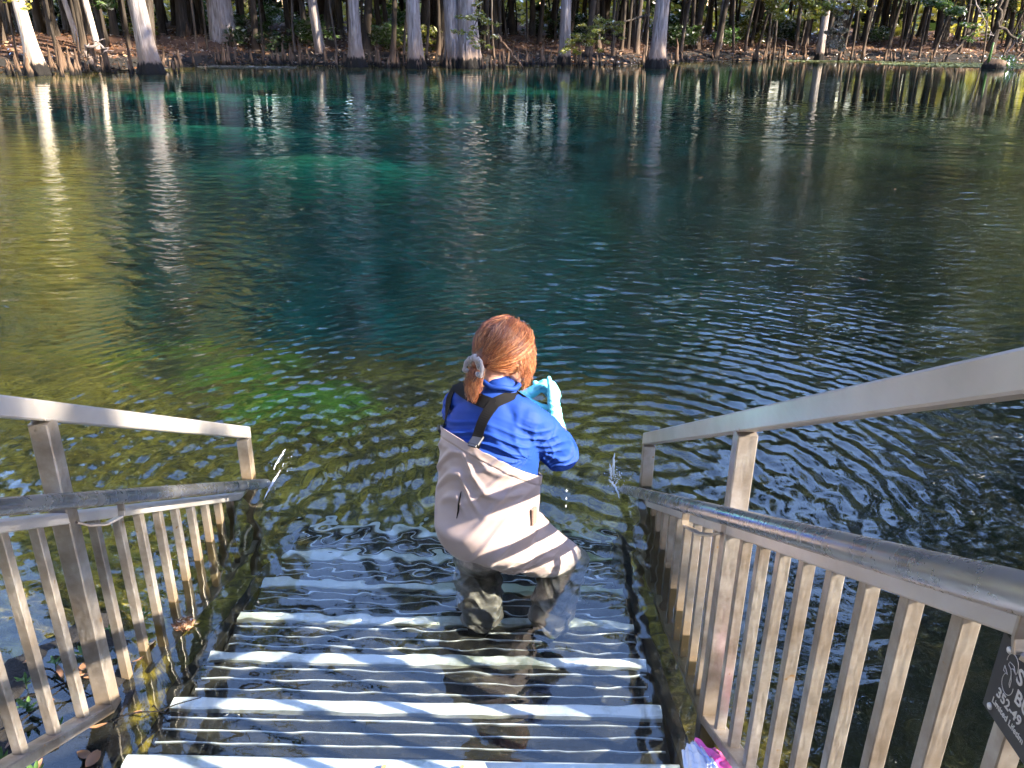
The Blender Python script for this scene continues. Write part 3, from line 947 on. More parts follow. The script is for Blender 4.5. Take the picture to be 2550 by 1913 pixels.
nn = noise(nt, coords(nt, 'Object'), 30, 3)
c = mixc(nt, math_n(nt, 'MULTIPLY', nn, 0.3), (0.50, 0.28, 0.20), (0.40, 0.20, 0.14))
pbsdf(nt, out, c, 0.5, 0, bump(nt, noise(nt, coords(nt, 'Object'), 400, 2), 0.05, 0.001), Subsurface_Weight=0.12, Subsurface_Scale=0.01)
M['skin'] = m
m, nt, out = new_mat('turquoise_nitrile')
nn = noise(nt, coords(nt, 'Object'), 60, 3)
pbsdf(nt, out, mixc(nt, math_n(nt, 'MULTIPLY', nn, 0.4), (0.22, 0.78, 0.84), (0.13, 0.60, 0.68)), 0.38, 0, bump(nt, nn, 0.35, 0.004), Subsurface_Weight=0.1, Subsurface_Scale=0.01)
M['glove'] = m
m, nt, out = new_mat('auburn_hair')
g = nt.nodes.new('ShaderNodeNewGeometry')
c = ramp(nt, g.outputs['Random Per Island'], [(0, (0.05, 0.011, 0.004)), (0.4, (0.21, 0.054, 0.016)), (0.75, (0.42, 0.145, 0.045)), (1, (0.68, 0.34, 0.14))])
pbsdf(nt, out, c, 0.36, 0, None, spec=0.9)
M['hair'] = m
m, nt, out = new_mat('auburn_hair_under')
c = ramp(nt, noise(nt, coords(nt, 'Object'), 40, 3), [(0.3, (0.05, 0.012, 0.005)), (0.7, (0.13, 0.036, 0.012))])
pbsdf(nt, out, c, 0.5, 0)
M['hair_under'] = m
m, nt, out = new_mat('eye_white'); pbsdf(nt, out, (0.8, 0.78, 0.75), 0.2); M['eye'] = m
m, nt, out = new_mat('iris_brown'); pbsdf(nt, out, (0.08, 0.05, 0.03), 0.15); M['iris'] = m
m, nt, out = new_mat('lip'); pbsdf(nt, out, (0.48, 0.17, 0.14), 0.4); M['lip'] = m
m, nt, out = new_mat('black_plastic'); pbsdf(nt, out, (0.015, 0.015, 0.016), 0.35); M['plastic'] = m

def ellipsoid(mb, c, r, axes=None, nu=20, nv=14):
    A = axes if axes is not None else (Vector((1, 0, 0)), Vector((0, 1, 0)), Vector((0, 0, 1)))
    V = []
    c = Vector(c)
    for j in range(nv + 1):
        ph = PI * j / nv
        for i in range(nu):
            th = 2 * PI * i / nu
            V.append(c + A[0] * (r[0] * math.sin(ph) * math.cos(th)) + A[1] * (r[1] * math.sin(ph) * math.sin(th)) + A[2] * (r[2] * math.cos(ph)))
    F = [(j * nu + i, (j + 1) * nu + i, (j + 1) * nu + (i + 1) % nu, j * nu + (i + 1) % nu) for j in range(nv) for i in range(nu)]
    mb.add(V, F)

def limb(mb, pts, rad, seg=16):
    """round limb with ball ends through pts"""
    P = [Vector(p) for p in pts]
    # resample smoothly
    n = len(P); Q = []; R = []
    for i in range(n - 1):
        for k in range(5):
            t = k / 5.0
            p0 = P[max(i - 1, 0)]; p1 = P[i]; p2 = P[i + 1]; p3 = P[min(i + 2, n - 1)]
            q = 0.5 * ((2 * p1) + (p2 - p0) * t + (2 * p0 - 5 * p1 + 4 * p2 - p3) * t * t + (3 * p1 - p0 - 3 * p2 + p3) * t ** 3)
            Q.append(q); R.append(rad[i] * (1 - t) + rad[i + 1] * t)
    Q.append(P[-1]); R.append(rad[-1])
    d0 = (Q[0] - Q[1]).normalized(); d1 = (Q[-1] - Q[-2]).normalized()
    pre = [(Q[0] + d0 * R[0] * s_, R[0] * math.sqrt(max(0.02, 1 - s_ * s_))) for s_ in (0.97, 0.85, 0.6, 0.3)]
    post = [(Q[-1] + d1 * R[-1] * s_, R[-1] * math.sqrt(max(0.02, 1 - s_ * s_))) for s_ in (0.3, 0.6, 0.85, 0.97)]
    Q = [a for a, _ in pre] + Q + [a for a, _ in post]; R = [b_ for _, b_ in pre] + R + [b_ for _, b_ in post]
    mb.tube(Q, R, seg)

def fuse(mb, name, voxel, smooth_it, mat, bis=None, sub=0):
    """voxel-fuse all the closed shapes in mb into one skin; returns verts, faces as arrays"""
    me = mb.mesh(name + '_src', None)
    o = bpy.data.objects.new(name + '_src', me); C.objects.link(o)
    r = o.modifiers.new('r', 'REMESH'); r.mode = 'VOXEL'; r.voxel_size = voxel; r.use_smooth_shade = True
    s = o.modifiers.new('s', 'SMOOTH'); s.factor = 0.5; s.iterations = smooth_it
    if sub:
        q = o.modifiers.new('u', 'SUBSURF'); q.levels = sub; q.render_levels = sub
    dg = bpy.context.evaluated_depsgraph_get()
    ev = bpy.data.meshes.new_from_object(o.evaluated_get(dg))
    bpy.data.objects.remove(o)
    import bmesh
    bm = bmesh.new(); bm.from_mesh(ev)
    for co, no in (bis or []):
        bmesh.ops.bisect_plane(bm, geom=bm.verts[:] + bm.edges[:] + bm.faces[:], plane_co=co, plane_no=no, clear_outer=True)
    bm.to_mesh(ev); bm.free()
    ev.materials.clear(); ev.materials.append(mat)
    ev.polygons.foreach_set('use_smooth', [True] * len(ev.polygons))
    ev.name = name
    return ev

def displace(me, fn):
    n = len(me.vertices)
    co = np.empty(n * 3, np.float32); me.vertices.foreach_get('co', co); co = co.reshape(-1, 3)
    no = np.empty(n * 3, np.float32); me.vertex_normals.foreach_get('vector', no); no = no.reshape(-1, 3)
    co = co + no * fn(co, no)[:, None]
    me.vertices.foreach_set('co', co.astype(np.float32).ravel()); me.update()

YB = math.radians(28)
Fd = Vector((math.sin(YB), math.cos(YB), 0)); Rd = Vector((math.cos(YB), -math.sin(YB), 0)); Ud = Vector((0, 0, 1))
YH = math.radians(40)
PO = Vector((-0.10, 2.50, 0))
def W(r, f, z): return PO + Rd * r + Fd * f + Ud * z

person = empty('person', (-0.10, 2.5, -0.503), 'person in pale taupe chest waders and blue shirt standing thigh deep on the stairs', 'person')
def attach(o, par=None):
    par = par or person
    o.parent = par
    off = Vector((0, 0, 0)); q = par
    while q is not None:
        off += q.location; q = q.parent
    o.location = Vector(o.location) - off
    return o

# joints
SHR = Vector((0.040, 2.490, 0.640)); ELR = Vector((0.148, 2.585, 0.475)); WRR = Vector((0.128, 2.775, 0.520))
SHL = Vector((-0.205, 2.635, 0.635)); ELL = Vector((-0.195, 2.83, 0.46)); WRL = Vector((-0.01, 2.90, 0.545))
HD = Vector((-0.045, 2.600, 0.842))
Fh = Vector((math.sin(YH), math.cos(YH), -0.42)).normalized(); Rh = Vector((math.cos(YH), -math.sin(YH), 0)); Uh = Rh.cross(Fh)
HIPR = Vector((0.010, 2.545, 0.14)); KNR = Vector((0.186, 2.700, -0.085)); ANR = Vector((0.130, 2.545, -0.415))
HIPL = Vector((-0.112, 2.605, 0.11)); KNL = Vector((-0.150, 2.690, -0.13)); ANL = Vector((-0.128, 2.570, -0.415))

TS = [(.050, .070, .05, .060, .055), (.046, .060, .085, .088, .075), (.036, .040, .12, .112, .098), (.026, .010, .16, .132, .120), (.016, -.026, .21, .143, .146), (.008, -.030, .28, .153, .154), (.004, -.012, .34, .160, .145),
      (0.004, .0, .40, .160, .138), (0, .015, .50, .160, .132), (0, .022, .59, .158, .116), (0, .026, .645, .135, .094), (0, .03, .685, .100, .074), (.004, .036, .725, .064, .058), (.006, .04, .745, .050, .050)]
def torso(mb, g):
    T = np.array(TS); n = 90; seg = 96
    zi = np.linspace(0, len(TS) - 1, n)
    S_ = []
    for u in zi:
        i = min(int(u), len(TS) - 2); t = u - i
        p0, p1, p2, p3 = T[max(i - 1, 0)], T[i], T[i + 1], T[min(i + 2, len(TS) - 1)]
        S_.append(0.5 * ((2 * p1) + (p2 - p0) * t + (2 * p0 - 5 * p1 + 4 * p2 - p3) * t * t + (3 * p1 - p0 - 3 * p2 + p3) * t ** 3))
    V = []
    for r, f, z, a, b_ in S_:
        for k in range(seg):
            th = 2 * PI * k / seg; c_, s_ = math.cos(th), math.sin(th)
            e = 0.86
            V.append(W(r + (a + g) * math.copysign(abs(c_) ** e, c_), f + (b_ + g) * math.copysign(abs(s_) ** e, s_), z))
    F = [(i * seg + k, i * seg + (k + 1) % seg, (i + 1) * seg + (k + 1) % seg, (i + 1) * seg + k) for i in range(n - 1) for k in range(seg)]
    F += [tuple(range(seg - 1, -1, -1)), tuple((n - 1) * seg + k for k in range(seg))]
    mb.add(V, F)
    limb(mb, [W(-.035, .035, .690), SHL.lerp(W(-.035, .035, .690), .35) + Vector((0, 0, .012)), SHL], [.050 + g, .050 + g, .052 + g])
    limb(mb, [W(.045, .035, .690), SHR.lerp(W(.045, .035, .690), .35) + Vector((0, 0, .010)), SHR], [.050 + g, .050 + g, .052 + g])
    limb(mb, [SHL + Vector((0.03, -.01, .0)), W(0, .02, .640), SHR + Vector((-.03, .01, 0))], [.056 + g, .060 + g, .056 + g])

# --- skin: one continuous body
b = MB()
torso(b, -0.012)
limb(b, [SHR, ELR, ELR.lerp(WRR, .45), WRR], [.05, .042, .040, .027])
limb(b, [SHL, ELL, ELL.lerp(WRL, .45), WRL], [.05, .042, .040, .027])
limb(b, [WRR - (WRR - ELR) * .12, WRR, WRR + Vector((0, .02, .03))], [.027, .026, .02])
limb(b, [HIPR, KNR, KNR.lerp(ANR, .35), ANR], [.088, .058, .055, .036])
limb(b, [HIPL, KNL, KNL.lerp(ANL, .35), ANL], [.088, .058, .055, .036])
for an, dr in ((ANR, Vector((.45, .88, 0))), (ANL, Vector((.25, .96, 0)))):
    limb(b, [an + Vector((0, 0, -.04)) - dr * .03, an + dr * .07 + Vector((0, 0, -.045)), an + dr * .15 + Vector((0, 0, -.06))], [.034, .036, .022])
# neck and head
limb(b, [W(0.01, .035, .665), HD - Uh * .075 - Fh * .025, HD - Uh * .03 - Fh * .02], [.054, .047, .047])
ellipsoid(b, HD + Uh * .018 - Fh * .008, (.071, .090, .083), (Rh, Fh, Uh), 28, 20)      # skull
ellipsoid(b, HD + Fh * .030 - Uh * .035, (.058, .058, .062), (Rh, Fh, Uh), 24, 18)      # face
ellipsoid(b, HD + Fh * .052 - Uh * .078, (.032, .030, .024), (Rh, Fh, Uh))              # chin
for s in (-1, 1):
    ellipsoid(b, HD + Rh * s * .036 + Fh * .055 - Uh * .028, (.024, .022, .024), (Rh, Fh, Uh))   # cheeks
    limb(b, [HD + Rh * s * .060 - Fh * .002 - Uh * .060, HD + Rh * s * .030 + Fh * .055 - Uh * .082], [.018, .018])  # jaw
limb(b, [HD + Fh * .086 + Uh * .002, HD + Fh * .100 - Uh * .022, HD + Fh * .098 - Uh * .030], [.008, .012, .012])    # nose
for s in (-1, 1):
    ellipsoid(b, HD + Rh * s * .013 + Fh * .092 - Uh * .031, (.008, .008, .007), (Rh, Fh, Uh))
    limb(b, [HD + Rh * s * .010 + Fh * .086 + Uh * .014, HD + Rh * s * .045 + Fh * .070 + Uh * .012], [.008, .008])  # brow
body_me = fuse(b, 'body', 0.0048, 5, M['skin'])
body = attach(from_mesh('body', body_me))
for s in (-1, 1):
    b = MB(); ellipsoid(b, HD + Rh * s * .029 + Fh * .0765 + Uh * .001, (.0105, .0095, .0080), (Rh, Fh, Uh), 16, 12)
    e_ = attach(b.build('eye', M['eye'], None, True), body)
    b = MB(); ellipsoid(b, HD + Rh * s * .029 + Fh * .0845 + Uh * -.001, (.005, .003, .005), (Rh, Fh, Uh), 12, 8)
    p_ = b.build('iris', M['iris'], None, True); p_.parent = e_; p_.location = -(Vector(e_.location) + Vector(body.location) + Vector(person.location))
    b = MB()
    ce = HD + Rh * s * .072 - Fh * .002 - Uh * .010
    ring = [ce + Fh * (.017 * math.cos(t)) + Uh * (.029 * math.sin(t)) + Rh * s * (.006 + .004 * math.cos(t)) for t in np.linspace(0.2, 5.9, 14)]
    b.tube(ring, .0045, 6); ellipsoid(b, ce, (.006, .012, .022), (Rh, Fh, Uh), 10, 8)
    attach(b.build('ear', M['skin'], None, True), body)
for k, (dz, rr) in enumerate(((-.049, .0052), (-.057, .006))):
    b = MB(); pts = [HD + Rh * x + Fh * (.088 - 9 * x * x) + Uh * (dz + (-1 if k else 1) * (-.6) * x * x) for x in np.linspace(-.023, .023, 9)]
    b.tube(pts, [rr * (.35 + .65 * math.cos(PI * i / 8 - PI / 2)) for i in range(9)], 8)
    attach(b.build('lip', M['lip'], None, True), body)

# --- shirt
def ridge(x, sharp=2.0):
    return 1.25 * (0.5 + 0.5 * np.cos(2 * x)) ** 2.6
b = MB()
torso(b, 0.004)
limb(b, [SHR + Vector((-.02, .0, .0)), SHR.lerp(ELR, .35), SHR.lerp(ELR, .75), ELR, ELR.lerp(WRR, .30)], [.070, .070, .066, .060, .050])
limb(b, [SHL + Vector((.02, .0, .0)), SHL.lerp(ELL, .35), SHL.lerp(ELL, .75), ELL, ELL.lerp(WRL, .35)], [.070, .070, .064, .062, .050])
limb(b, [W(0.005, .030, .680), W(0.016, .050, .735)], [.074, .058])
shirt_me = fuse(b, 'shirt', 0.0055, 5, M['shirt'], [(W(0, 0, .20), Vector((0, 0, -1)))], 1)
AP = SHR + Vector((.020, -.03, -.090))          # right armpit, folds fan out from it
def shirt_fold(co, no):
    d = co - np.array(AP)[None, :]
    dd = np.linalg.norm(d, axis=1)
    u = d @ np.array(Rd); v = d[:, 2]
    ang = np.arctan2(v, u)
    back = np.clip(-(no @ np.array(Fd)), 0, 1)
    f = 0.0150 * back * np.exp(-dd / 0.14) * sstep(.015, .07, dd) * (ridge(ang * 5.6 + 2.4 * dd / .1 * .35 + 0.5) - 0.5)
    # sleeve folds across the arm, strongest at the elbow
    ax = np.array((ELR - SHR).normalized()); t = (co - np.array(SHR)) @ ax
    dist = np.linalg.norm((co - np.array(SHR)) - t[:, None] * ax, axis=1)
    onarm = np.clip(1 - np.abs(dist - .06) / .05, 0, 1) * sstep(.03, .11, t)
    el = np.exp(-np.linalg.norm(co - np.array(ELR), axis=1) ** 2 / .07 ** 2)
    f2 = 0.0120 * onarm * (ridge(t * 85 + 6 * np.sin(co[:, 2] * 22) + 1.4 * np.sin(co[:, 0] * 60)) - .5) * (0.25 + el)
    f3 = 0.0016 * (np.sin(co @ np.array([38, 11, 52]) + 2 * np.sin(co @ np.array([9, 20, 17]))))
    # sag across the upper back below the straps
    f4 = 0.0095 * back * np.exp(-((co[:, 2] - .60) / .05) ** 2) * (ridge(co[:, 2] * 110 + 3.5 * np.sin(co[:, 0] * 14)) - .5)
    seam = -0.0022 * np.exp(-((t - .055) / .004) ** 2) * np.clip(1 - np.abs(dist - .06) / .04, 0, 1)
    return f + f2 + f3 + f4 + seam
displace(shirt_me, shirt_fold)
shirt = attach(from_mesh('shirt', shirt_me))
# collar band
b = MB()
cc = W(0.018, .052, .758); n_ = 28
ring = []
for i in range(n_ + 1):
    t = 2 * PI * i / n_
    ring.append(cc + Rd * (.060 * math.cos(t)) + Fd * (.058 * math.sin(t)) + Ud * (.010 * math.sin(t + .3) * -1 + .003 * math.sin(5 * t)))
b.tube(ring, .009, 8, False)
attach(b.build('collar', M['shirt'], None, True), shirt)

# --- waders
b = MB()
torso(b, 0.016)
ellipsoid(b, W(.016, -.075, .245), (.128, .100, .080), (Rd, Fd, Ud), 28, 18)
limb(b, [HIPR + Vector((.0, 0, .02)), HIPR.lerp(KNR, .5) + Vector((.01, 0, .0)), KNR, KNR.lerp(ANR, .3), KNR.lerp(ANR, .7), ANR], [.112, .102, .090, .086, .082, .076])
limb(b, [HIPL + Vector((0, 0, .02)), HIPL.lerp(KNL, .5), KNL, KNL.lerp(ANL, .3), KNL.lerp(ANL, .7), ANL], [.090, .092, .088, .086, .080, .076])
bib_n = (Ud + Fd * 0.60 + Rd * 0.27).normalized()
wader_me = fuse(b, 'waders', 0.0058, 6, M['wader'], [(W(0, -.14, .615), bib_n)], 1)
def wader_fold(co, no):
    back = np.clip(-(no @ np.array(Fd)) * 1.2 + .25, 0, 1)
    P = co - np.array(PO)
    r = P @ np.array(Rd); z = co[:, 2]
    up = sstep(-.02, .12, z)
    # long diagonal creases rising to the right hip
    a = z - 0.55 * r
    f = 0.0052 * (ridge(a * 46 + 1.6 * np.sin(r * 17 + 1) + 2.2 * np.sin(z * 9)) - .5) * back * up * (0.35 + 0.65 * sstep(-.1, .12, r))
    # V folds hanging below the bib hem
    b1 = z + 0.65 * np.abs(r + .03)
    f += 0.0062 * (ridge(b1 * 40 + 1.3 * np.sin(r * 23)) - .5) * back * sstep(.34, .44, z) * sstep(.60, .52, z)
    # vertical soft drape at left flank
    f += 0.0035 * np.sin(r * 52 + 3 * np.sin(z * 12)) * sstep(.05, .25, z) * (1 - back * .7)
    # crumple at the groin / thigh crease
    q = P - np.array([.10, .02, .12])
    f += 0.0055 * np.exp(-np.sum(q * q, 1) / .13 ** 2) * (ridge(q @ np.array([20, 10, 75]) + 1.5 * np.sin(q[:, 0] * 40)) - .5)
    # legs bagged by the water
    lg = 1 - sstep(-.12, .0, z)
    f += lg * 0.010 * (np.sin(co @ np.array([21, 13, 33]) + 2 * np.sin(co @ np.array([17, 23, 12]))) * .6 + (ridge(co @ np.array([14, -22, 38]) + 1.3 * np.sin(co[:, 0] * 50)) - .5))
    # hem
    h = (co - np.array(W(0, -.14, .615))) @ np.array(bib_n)
    f += 0.0028 * sstep(-.030, -.026, h) - 0.0020 * np.exp(-((h + .031) / .0022) ** 2)
    return f
displace(wader_me, wader_fold)
waders = from_mesh('waders', wader_me)
sm = waders.modifiers.new('s', 'SOLIDIFY'); sm.thickness = 0.003; sm.offset = -1
attach(waders)
for an, dr in ((ANR, Vector((.45, .88, 0)).normalized()), (ANL, Vector((.25, .96, 0)).normalized())):
    b = MB()
    limb(b, [an + Vector((0, 0, .05)), an + Vector((0, 0, -.02))], [.078, .070])
    limb(b, [an + Vector((0, 0, -.030)) - dr * .03, an + dr * .07 + Vector((0, 0, -.035)), an + dr * .16 + Vector((0, 0, -.045))], [.050, .052, .040])
    bo = attach(from_mesh('boot', fuse(b, 'boot', .007, 3, M['boot'], [(an + Vector((0, 0, -.078)), Vector((0, 0, -1)))])))
    b = MB()
    side = dr.cross(Ud)
    pts = [an + dr * (-.075 + .275 * t) for t in np.linspace(0, 1, 9)]
    V = []
    for i, p in enumerate(pts):
        t = i / 8; wd = .040 * math.sin(PI * min(1, .12 + t * .80)) ** .5 + .008
        for sx, zz in ((-1, -.085), (1, -.085), (1, -.070), (-1, -.070)):
            V.append(p + side * sx * wd + Vector((0, 0, zz)))
    F = [(i * 4 + j, i * 4 + (j + 1) % 4, i * 4 + 4 + (j + 1) % 4, i * 4 + 4 + j) for i in range(8) for j in range(4)] + [(3, 2, 1, 0), (32, 33, 34, 35)]
    b.add(V, F)
    o = b.build('sole', M['plastic']); o.parent = bo; o.location = -(Vector(bo.location) + Vector(person.location))

# --- straps lie on the shirt
sh_bvh = BVHTree.FromPolygons([v.co.copy() for v in shirt_me.vertices], [tuple(p.vertices) for p in shirt_me.polygons])
wd_bvh = BVHTree.FromPolygons([v.co.copy() for v in wader_me.vertices], [tuple(p.vertices) for p in wader_me.polygons])
def ribbon(name, ctrl, width, thick=.0022, lift=.003, par=None, mat='strap', n=26):
    P = [Vector(c) for c in ctrl]; Q = []
    for i in range(len(P) - 1):
        k = max(2, n // (len(P) - 1))
        for j in range(k): Q.append(P[i].lerp(P[i + 1], j / k))
    Q.append(P[-1]); S_ = []
    for q in Q:
        co, no, ix, dd = sh_bvh.find_nearest(q)
        S_.append((co, no))
    for _ in range(14):
        S_ = [S_[0]] + [((S_[i - 1][0] + S_[i][0] * 2 + S_[i + 1][0]) / 4, (S_[i - 1][1] + S_[i][1] * 2 + S_[i + 1][1]).normalized()) for i in range(1, len(S_) - 1)] + [S_[-1]]
    V = []
    for i, (co, no) in enumerate(S_):
        d = (S_[min(i + 1, len(S_) - 1)][0] - S_[max(i - 1, 0)][0]).normalized()
        w = d.cross(no).normalized(); c0 = co + no * (lift + 0.0015)
        for sx, h in ((-1, 0), (-1, thick), (1, thick), (1, 0)):
            V.append(c0 + w * sx * width / 2 + no * h)
    F = [(i * 4 + j, i * 4 + (j + 1) % 4, i * 4 + 4 + (j + 1) % 4, i * 4 + 4 + j) for i in range(len(S_) - 1) for j in range(4)]
    F += [(3, 2, 1, 0), tuple(4 * (len(S_) - 1) + j for j in range(4))]
    b = MB(); b.add(V, F)
    return attach(b.build(name, M[mat]), par)

ribbon('strap', [(-.205, 2.66, .685), (-.209, 2.628, .699), (-.228, 2.600, .675), (-.242, 2.575, .640), (-.250, 2.545, .600), (-.248, 2.525, .570)], .036)
ribbon('strap', [(-.209, 2.626, .701), (-.158, 2.536, .712), (-.116, 2.480, .716), (-.078, 2.457, .712)], .042, lift=.004)
ribbon('strap', [(.010, 2.575, .715), (-.006, 2.520, .722), (-.034, 2.486, .728), (-.062, 2.471, .725), (-.080, 2.462, .716)], .034)
sb = ribbon('strap', [(-.078, 2.460, .718), (-.100, 2.448, .690), (-.119, 2.430, .650), (-.135, 2.413, .600), (-.142, 2.404, .570)], .036, lift=.005)
for s_ in (-1, 1):
    ribbon('strap', [W(.085 * s_, .05, .715), W(.095 * s_, .11, .66), W(.095 * s_, .15, .58), W(.09 * s_, .155, .50), W(.085 * s_, .155, .43)], .034)
# side release buckles at the hem
for c0 in ((-.134, 2.405, .612), (-.250, 2.530, .585)):
    co, no, _, _ = sh_bvh.find_nearest(Vector(c0))
    b = MB(); u = (Ud - no * no.z).normalized()
    c1 = co + no * .011
    b.beam(c1 - u * .020, c1 + u * .020, .040, .008, no, .003)
    b.beam(c1 - u * .030, c1 - u * .018, .030, .006, no, .002)
    attach(b.build('buckle', M['plastic']))
# zipped pocket slit on the left hip
b = MB(); zp_ = []
for c0 in ((-.183, 2.384, .436), (-.187, 2.376, .415), (-.189, 2.370, .398), (-.193, 2.366, .372), (-.196, 2.364, .346)):
    co, no, _, _ = wd_bvh.find_nearest(Vector(c0)); zp_.append(co + no * .0012)
b.tube(zp_, [.0015, .0035, .004, .0035, .0015], 6)
attach(b.build('pocket_zip', M['strap'], None, True), waders)
# belt loop and buckle at the right flank
co, no, _, _ = wd_bvh.find_nearest(W(.19, -.02, .34))
b = MB(); b.beam(co + no * .006 - Ud * .030, co + no * .006 + Ud * .030, .030, .010, no, .003)
attach(b.build('belt_tab', fabric('brown_tab', (.16, .10, .075))), waders)

# --- gloves: palm, four fingers and a thumb each
def hand(root_w, palm_dir, palm_nrm, side, curl, spread=.18, scale=1.0, name='glove'):
    """palm_dir = wrist to knuckles, palm_nrm = out of the palm, side = towards the thumb"""
    d = Vector(palm_dir).normalized(); n = Vector(palm_nrm); n = (n - d * n.dot(d)).normalized(); s = Vector(side); s = (s - d * s.dot(d) - n * s.dot(n)).normalized()
    b = MB(); k = scale; c = Vector(root_w)
    L = .082 * k
    for t in (-1, -.35, .35, 1):
        limb(b, [c + s * t * .018 * k, c + d * L * .5 + s * t * .026 * k, c + d * L + s * t * .031 * k], [.0165 * k, .0165 * k, .0125 * k], 12)
    limb(b, [c - d * .012 * k, c + d * .015 * k], [.026 * k, .024 * k], 14)
    lens = (.074, .082, .076, .060)
    for i in range(4):
        t = (1 - 2 * i / 3)
        base = c + d * L * .95 + s * t * .031 * k
        dirv = (d + s * t * spread).normalized(); cu = curl[i]
        P = [base]; ang = 0; p = base
        for j, fr in enumerate((.42, .32, .26)):
            ang += cu * (.8, 1.1, .8)[j]
            v = (dirv * math.cos(ang) + n * math.sin(ang)).normalized()
            p = p + v * lens[i] * k * fr; P.append(p)
        limb(b, P, [.0112 * k, .0100 * k, .0092 * k, .0078 * k], 12)
    tb = c + d * .012 * k + s * .026 * k
    limb(b, [tb, tb + (s * .8 + d * .6 + n * .35) * .034 * k, tb + (s * .75 + d * 1.05 + n * .95) * .050 * k, tb + (s * .55 + d * 1.45 + n * 1.35) * .056 * k], [.0165 * k, .0140 * k, .0115 * k, .0092 * k], 12)
    me = fuse(b, name, .0026, 3, M['glove'])
    def cr(co, no):
        h = (co - np.array(c)) @ np.array(d)
        w = np.exp(-(h / .05) ** 2)
        return .0022 * (w + .25) * (ridge(co @ np.array([90, 60, 170]) + 2 * np.sin(co @ np.array([80, 120, 40]))) - .5)
    displace(me, cr)
    return attach(from_mesh(name, me))
hand((.132, 2.785, .535), (-.10, .12, 1), (-1, .25, .0), (-.25, 1, .05), (1.0, .95, .8, .02), .08, 1.05)
hand((.022, 2.870, .560), (.70, -.25, .62), (.45, -.1, -.9), (.1, -.95, .25), (.55, .6, .65, .7), .12, 1.05)
# rolled cuffs
for a_, w_, r_ in ((ELR, WRR, .036), (ELL, WRL, .036)):
    b = MB(); d = (w_ - a_).normalized(); c0 = a_.lerp(w_, .62)
    b.tube([c0, c0 + d * .02, c0 + d * .06, w_ + d * .01], [r_ + .003, r_, r_ - .004, r_ - .007], 20, False)
    attach(b.build('glove_cuff', M['glove'], None, True))

# --- hair
Ch = HD + Uh * .014 - Fh * .012
Pt = HD - Fh * .112 - Uh * .056 - Rh * .014          # where the ponytail is tied
def head_r(dv):
    a = Vector((dv.dot(Rh), dv.dot(Fh), dv.dot(Uh)))
    return 1 / math.sqrt((a.x / .083) ** 2 + (a.y / .104) ** 2 + (a.z / .096) ** 2)
b = MB()
ellipsoid(b, Ch - Fh * .006, (.079, .098, .092), (Rh, Fh, Uh), 32, 24)
limb(b, [Ch - Fh * .07 - Uh * .03, Pt], [.050, .020])
cap_me = fuse(b, 'hair', .005, 4, M['hair_under'], [(HD + Fh * .052, (Fh * 1.0 - Uh * .62).normalized()), (HD - Uh * .066, (-Uh - Fh * -.25).normalized())])
hair = attach(from_mesh('hair', cap_me))
hr = random.Random(5)
def strands_obj(name, paths, rad, parent, seg=3):
    V = []; F = []
    for pts, r0 in paths:
        n = len(pts); base = len(V)
        for i in range(n):
            d = (pts[min(i + 1, n - 1)] - pts[max(i - 1, 0)])
            if d.length < 1e-7: d = Vector((0, 0, -1))
            d.normalize(); u = d.cross(Vector((.3, .5, .8))).normalized(); w = d.cross(u)
            r = r0 * (1 - .75 * (i / (n - 1)) ** 2)
            for k in range(seg):
                t = 2 * PI * k / seg; q = pts[i] + u * (r * math.cos(t)) + w * (r * math.sin(t)); V.append((q.x, q.y, q.z))
        F += [(base + i * seg + k, base + i * seg + (k + 1) % seg, base + (i + 1) * seg + (k + 1) % seg, base + (i + 1) * seg + k) for i in range(n - 1) for k in range(seg)]
    return attach(obj_np(name, V, np.array(F), M['hair'], None, True), parent)
paths = []
part = Rh * -.10                    # parting slightly left of the crown
for i in range(6500):
    # start direction on the hairy part of the scalp
    while True:
        a = Vector((hr.gauss(0, 1), hr.gauss(0, 1), hr.gauss(0, 1))).normalized()
        f_, u_, r_ = a.dot(Fh), a.dot(Uh), a.dot(Rh)
        if u_ > -.62 and f_ < .80 and not (f_ > .30 and u_ < f_ * 1.25 - .25): break
    endv = (Pt - Ch).normalized()
    lenf = hr.uniform(.30, 1.0)
    lift = hr.uniform(-.001, .0060) + (hr.uniform(.003, .010) if hr.random() < .14 else 0)
    ph, am, fq = hr.uniform(0, 6.3), hr.uniform(.0010, .0048), hr.uniform(6, 17)
    side = a.cross(endv)
    if side.length < .05: continue
    side.normalize(); pts = []
    tot = a.angle(endv)
    # comb the crown hair down the sides before it turns back
    mid = (a * .9 + endv * .55 + Rh * (.45 if r_ > 0 else -.45) * max(0, u_) - Uh * .15).normalized()
    for k in range(11):
        t = k / 10 * lenf
        v = ((a * (1 - t) ** 2) + mid * 2 * t * (1 - t) + endv * t * t).normalized()
        R_ = head_r(v) + lift
        p = Ch + v * R_
        if t > .6: p = p.lerp(Pt, (t - .6) * 1.2)
        p = p + side * (am * math.sin(fq * t + ph)) + v * (am * .7 * math.cos(fq * t * 1.3 + ph))
        pts.append(p)
    paths.append((pts, hr.uniform(.0004, .0010)))
strands_obj('hair_strands', paths, 0, hair)['kind'] = 'stuff'
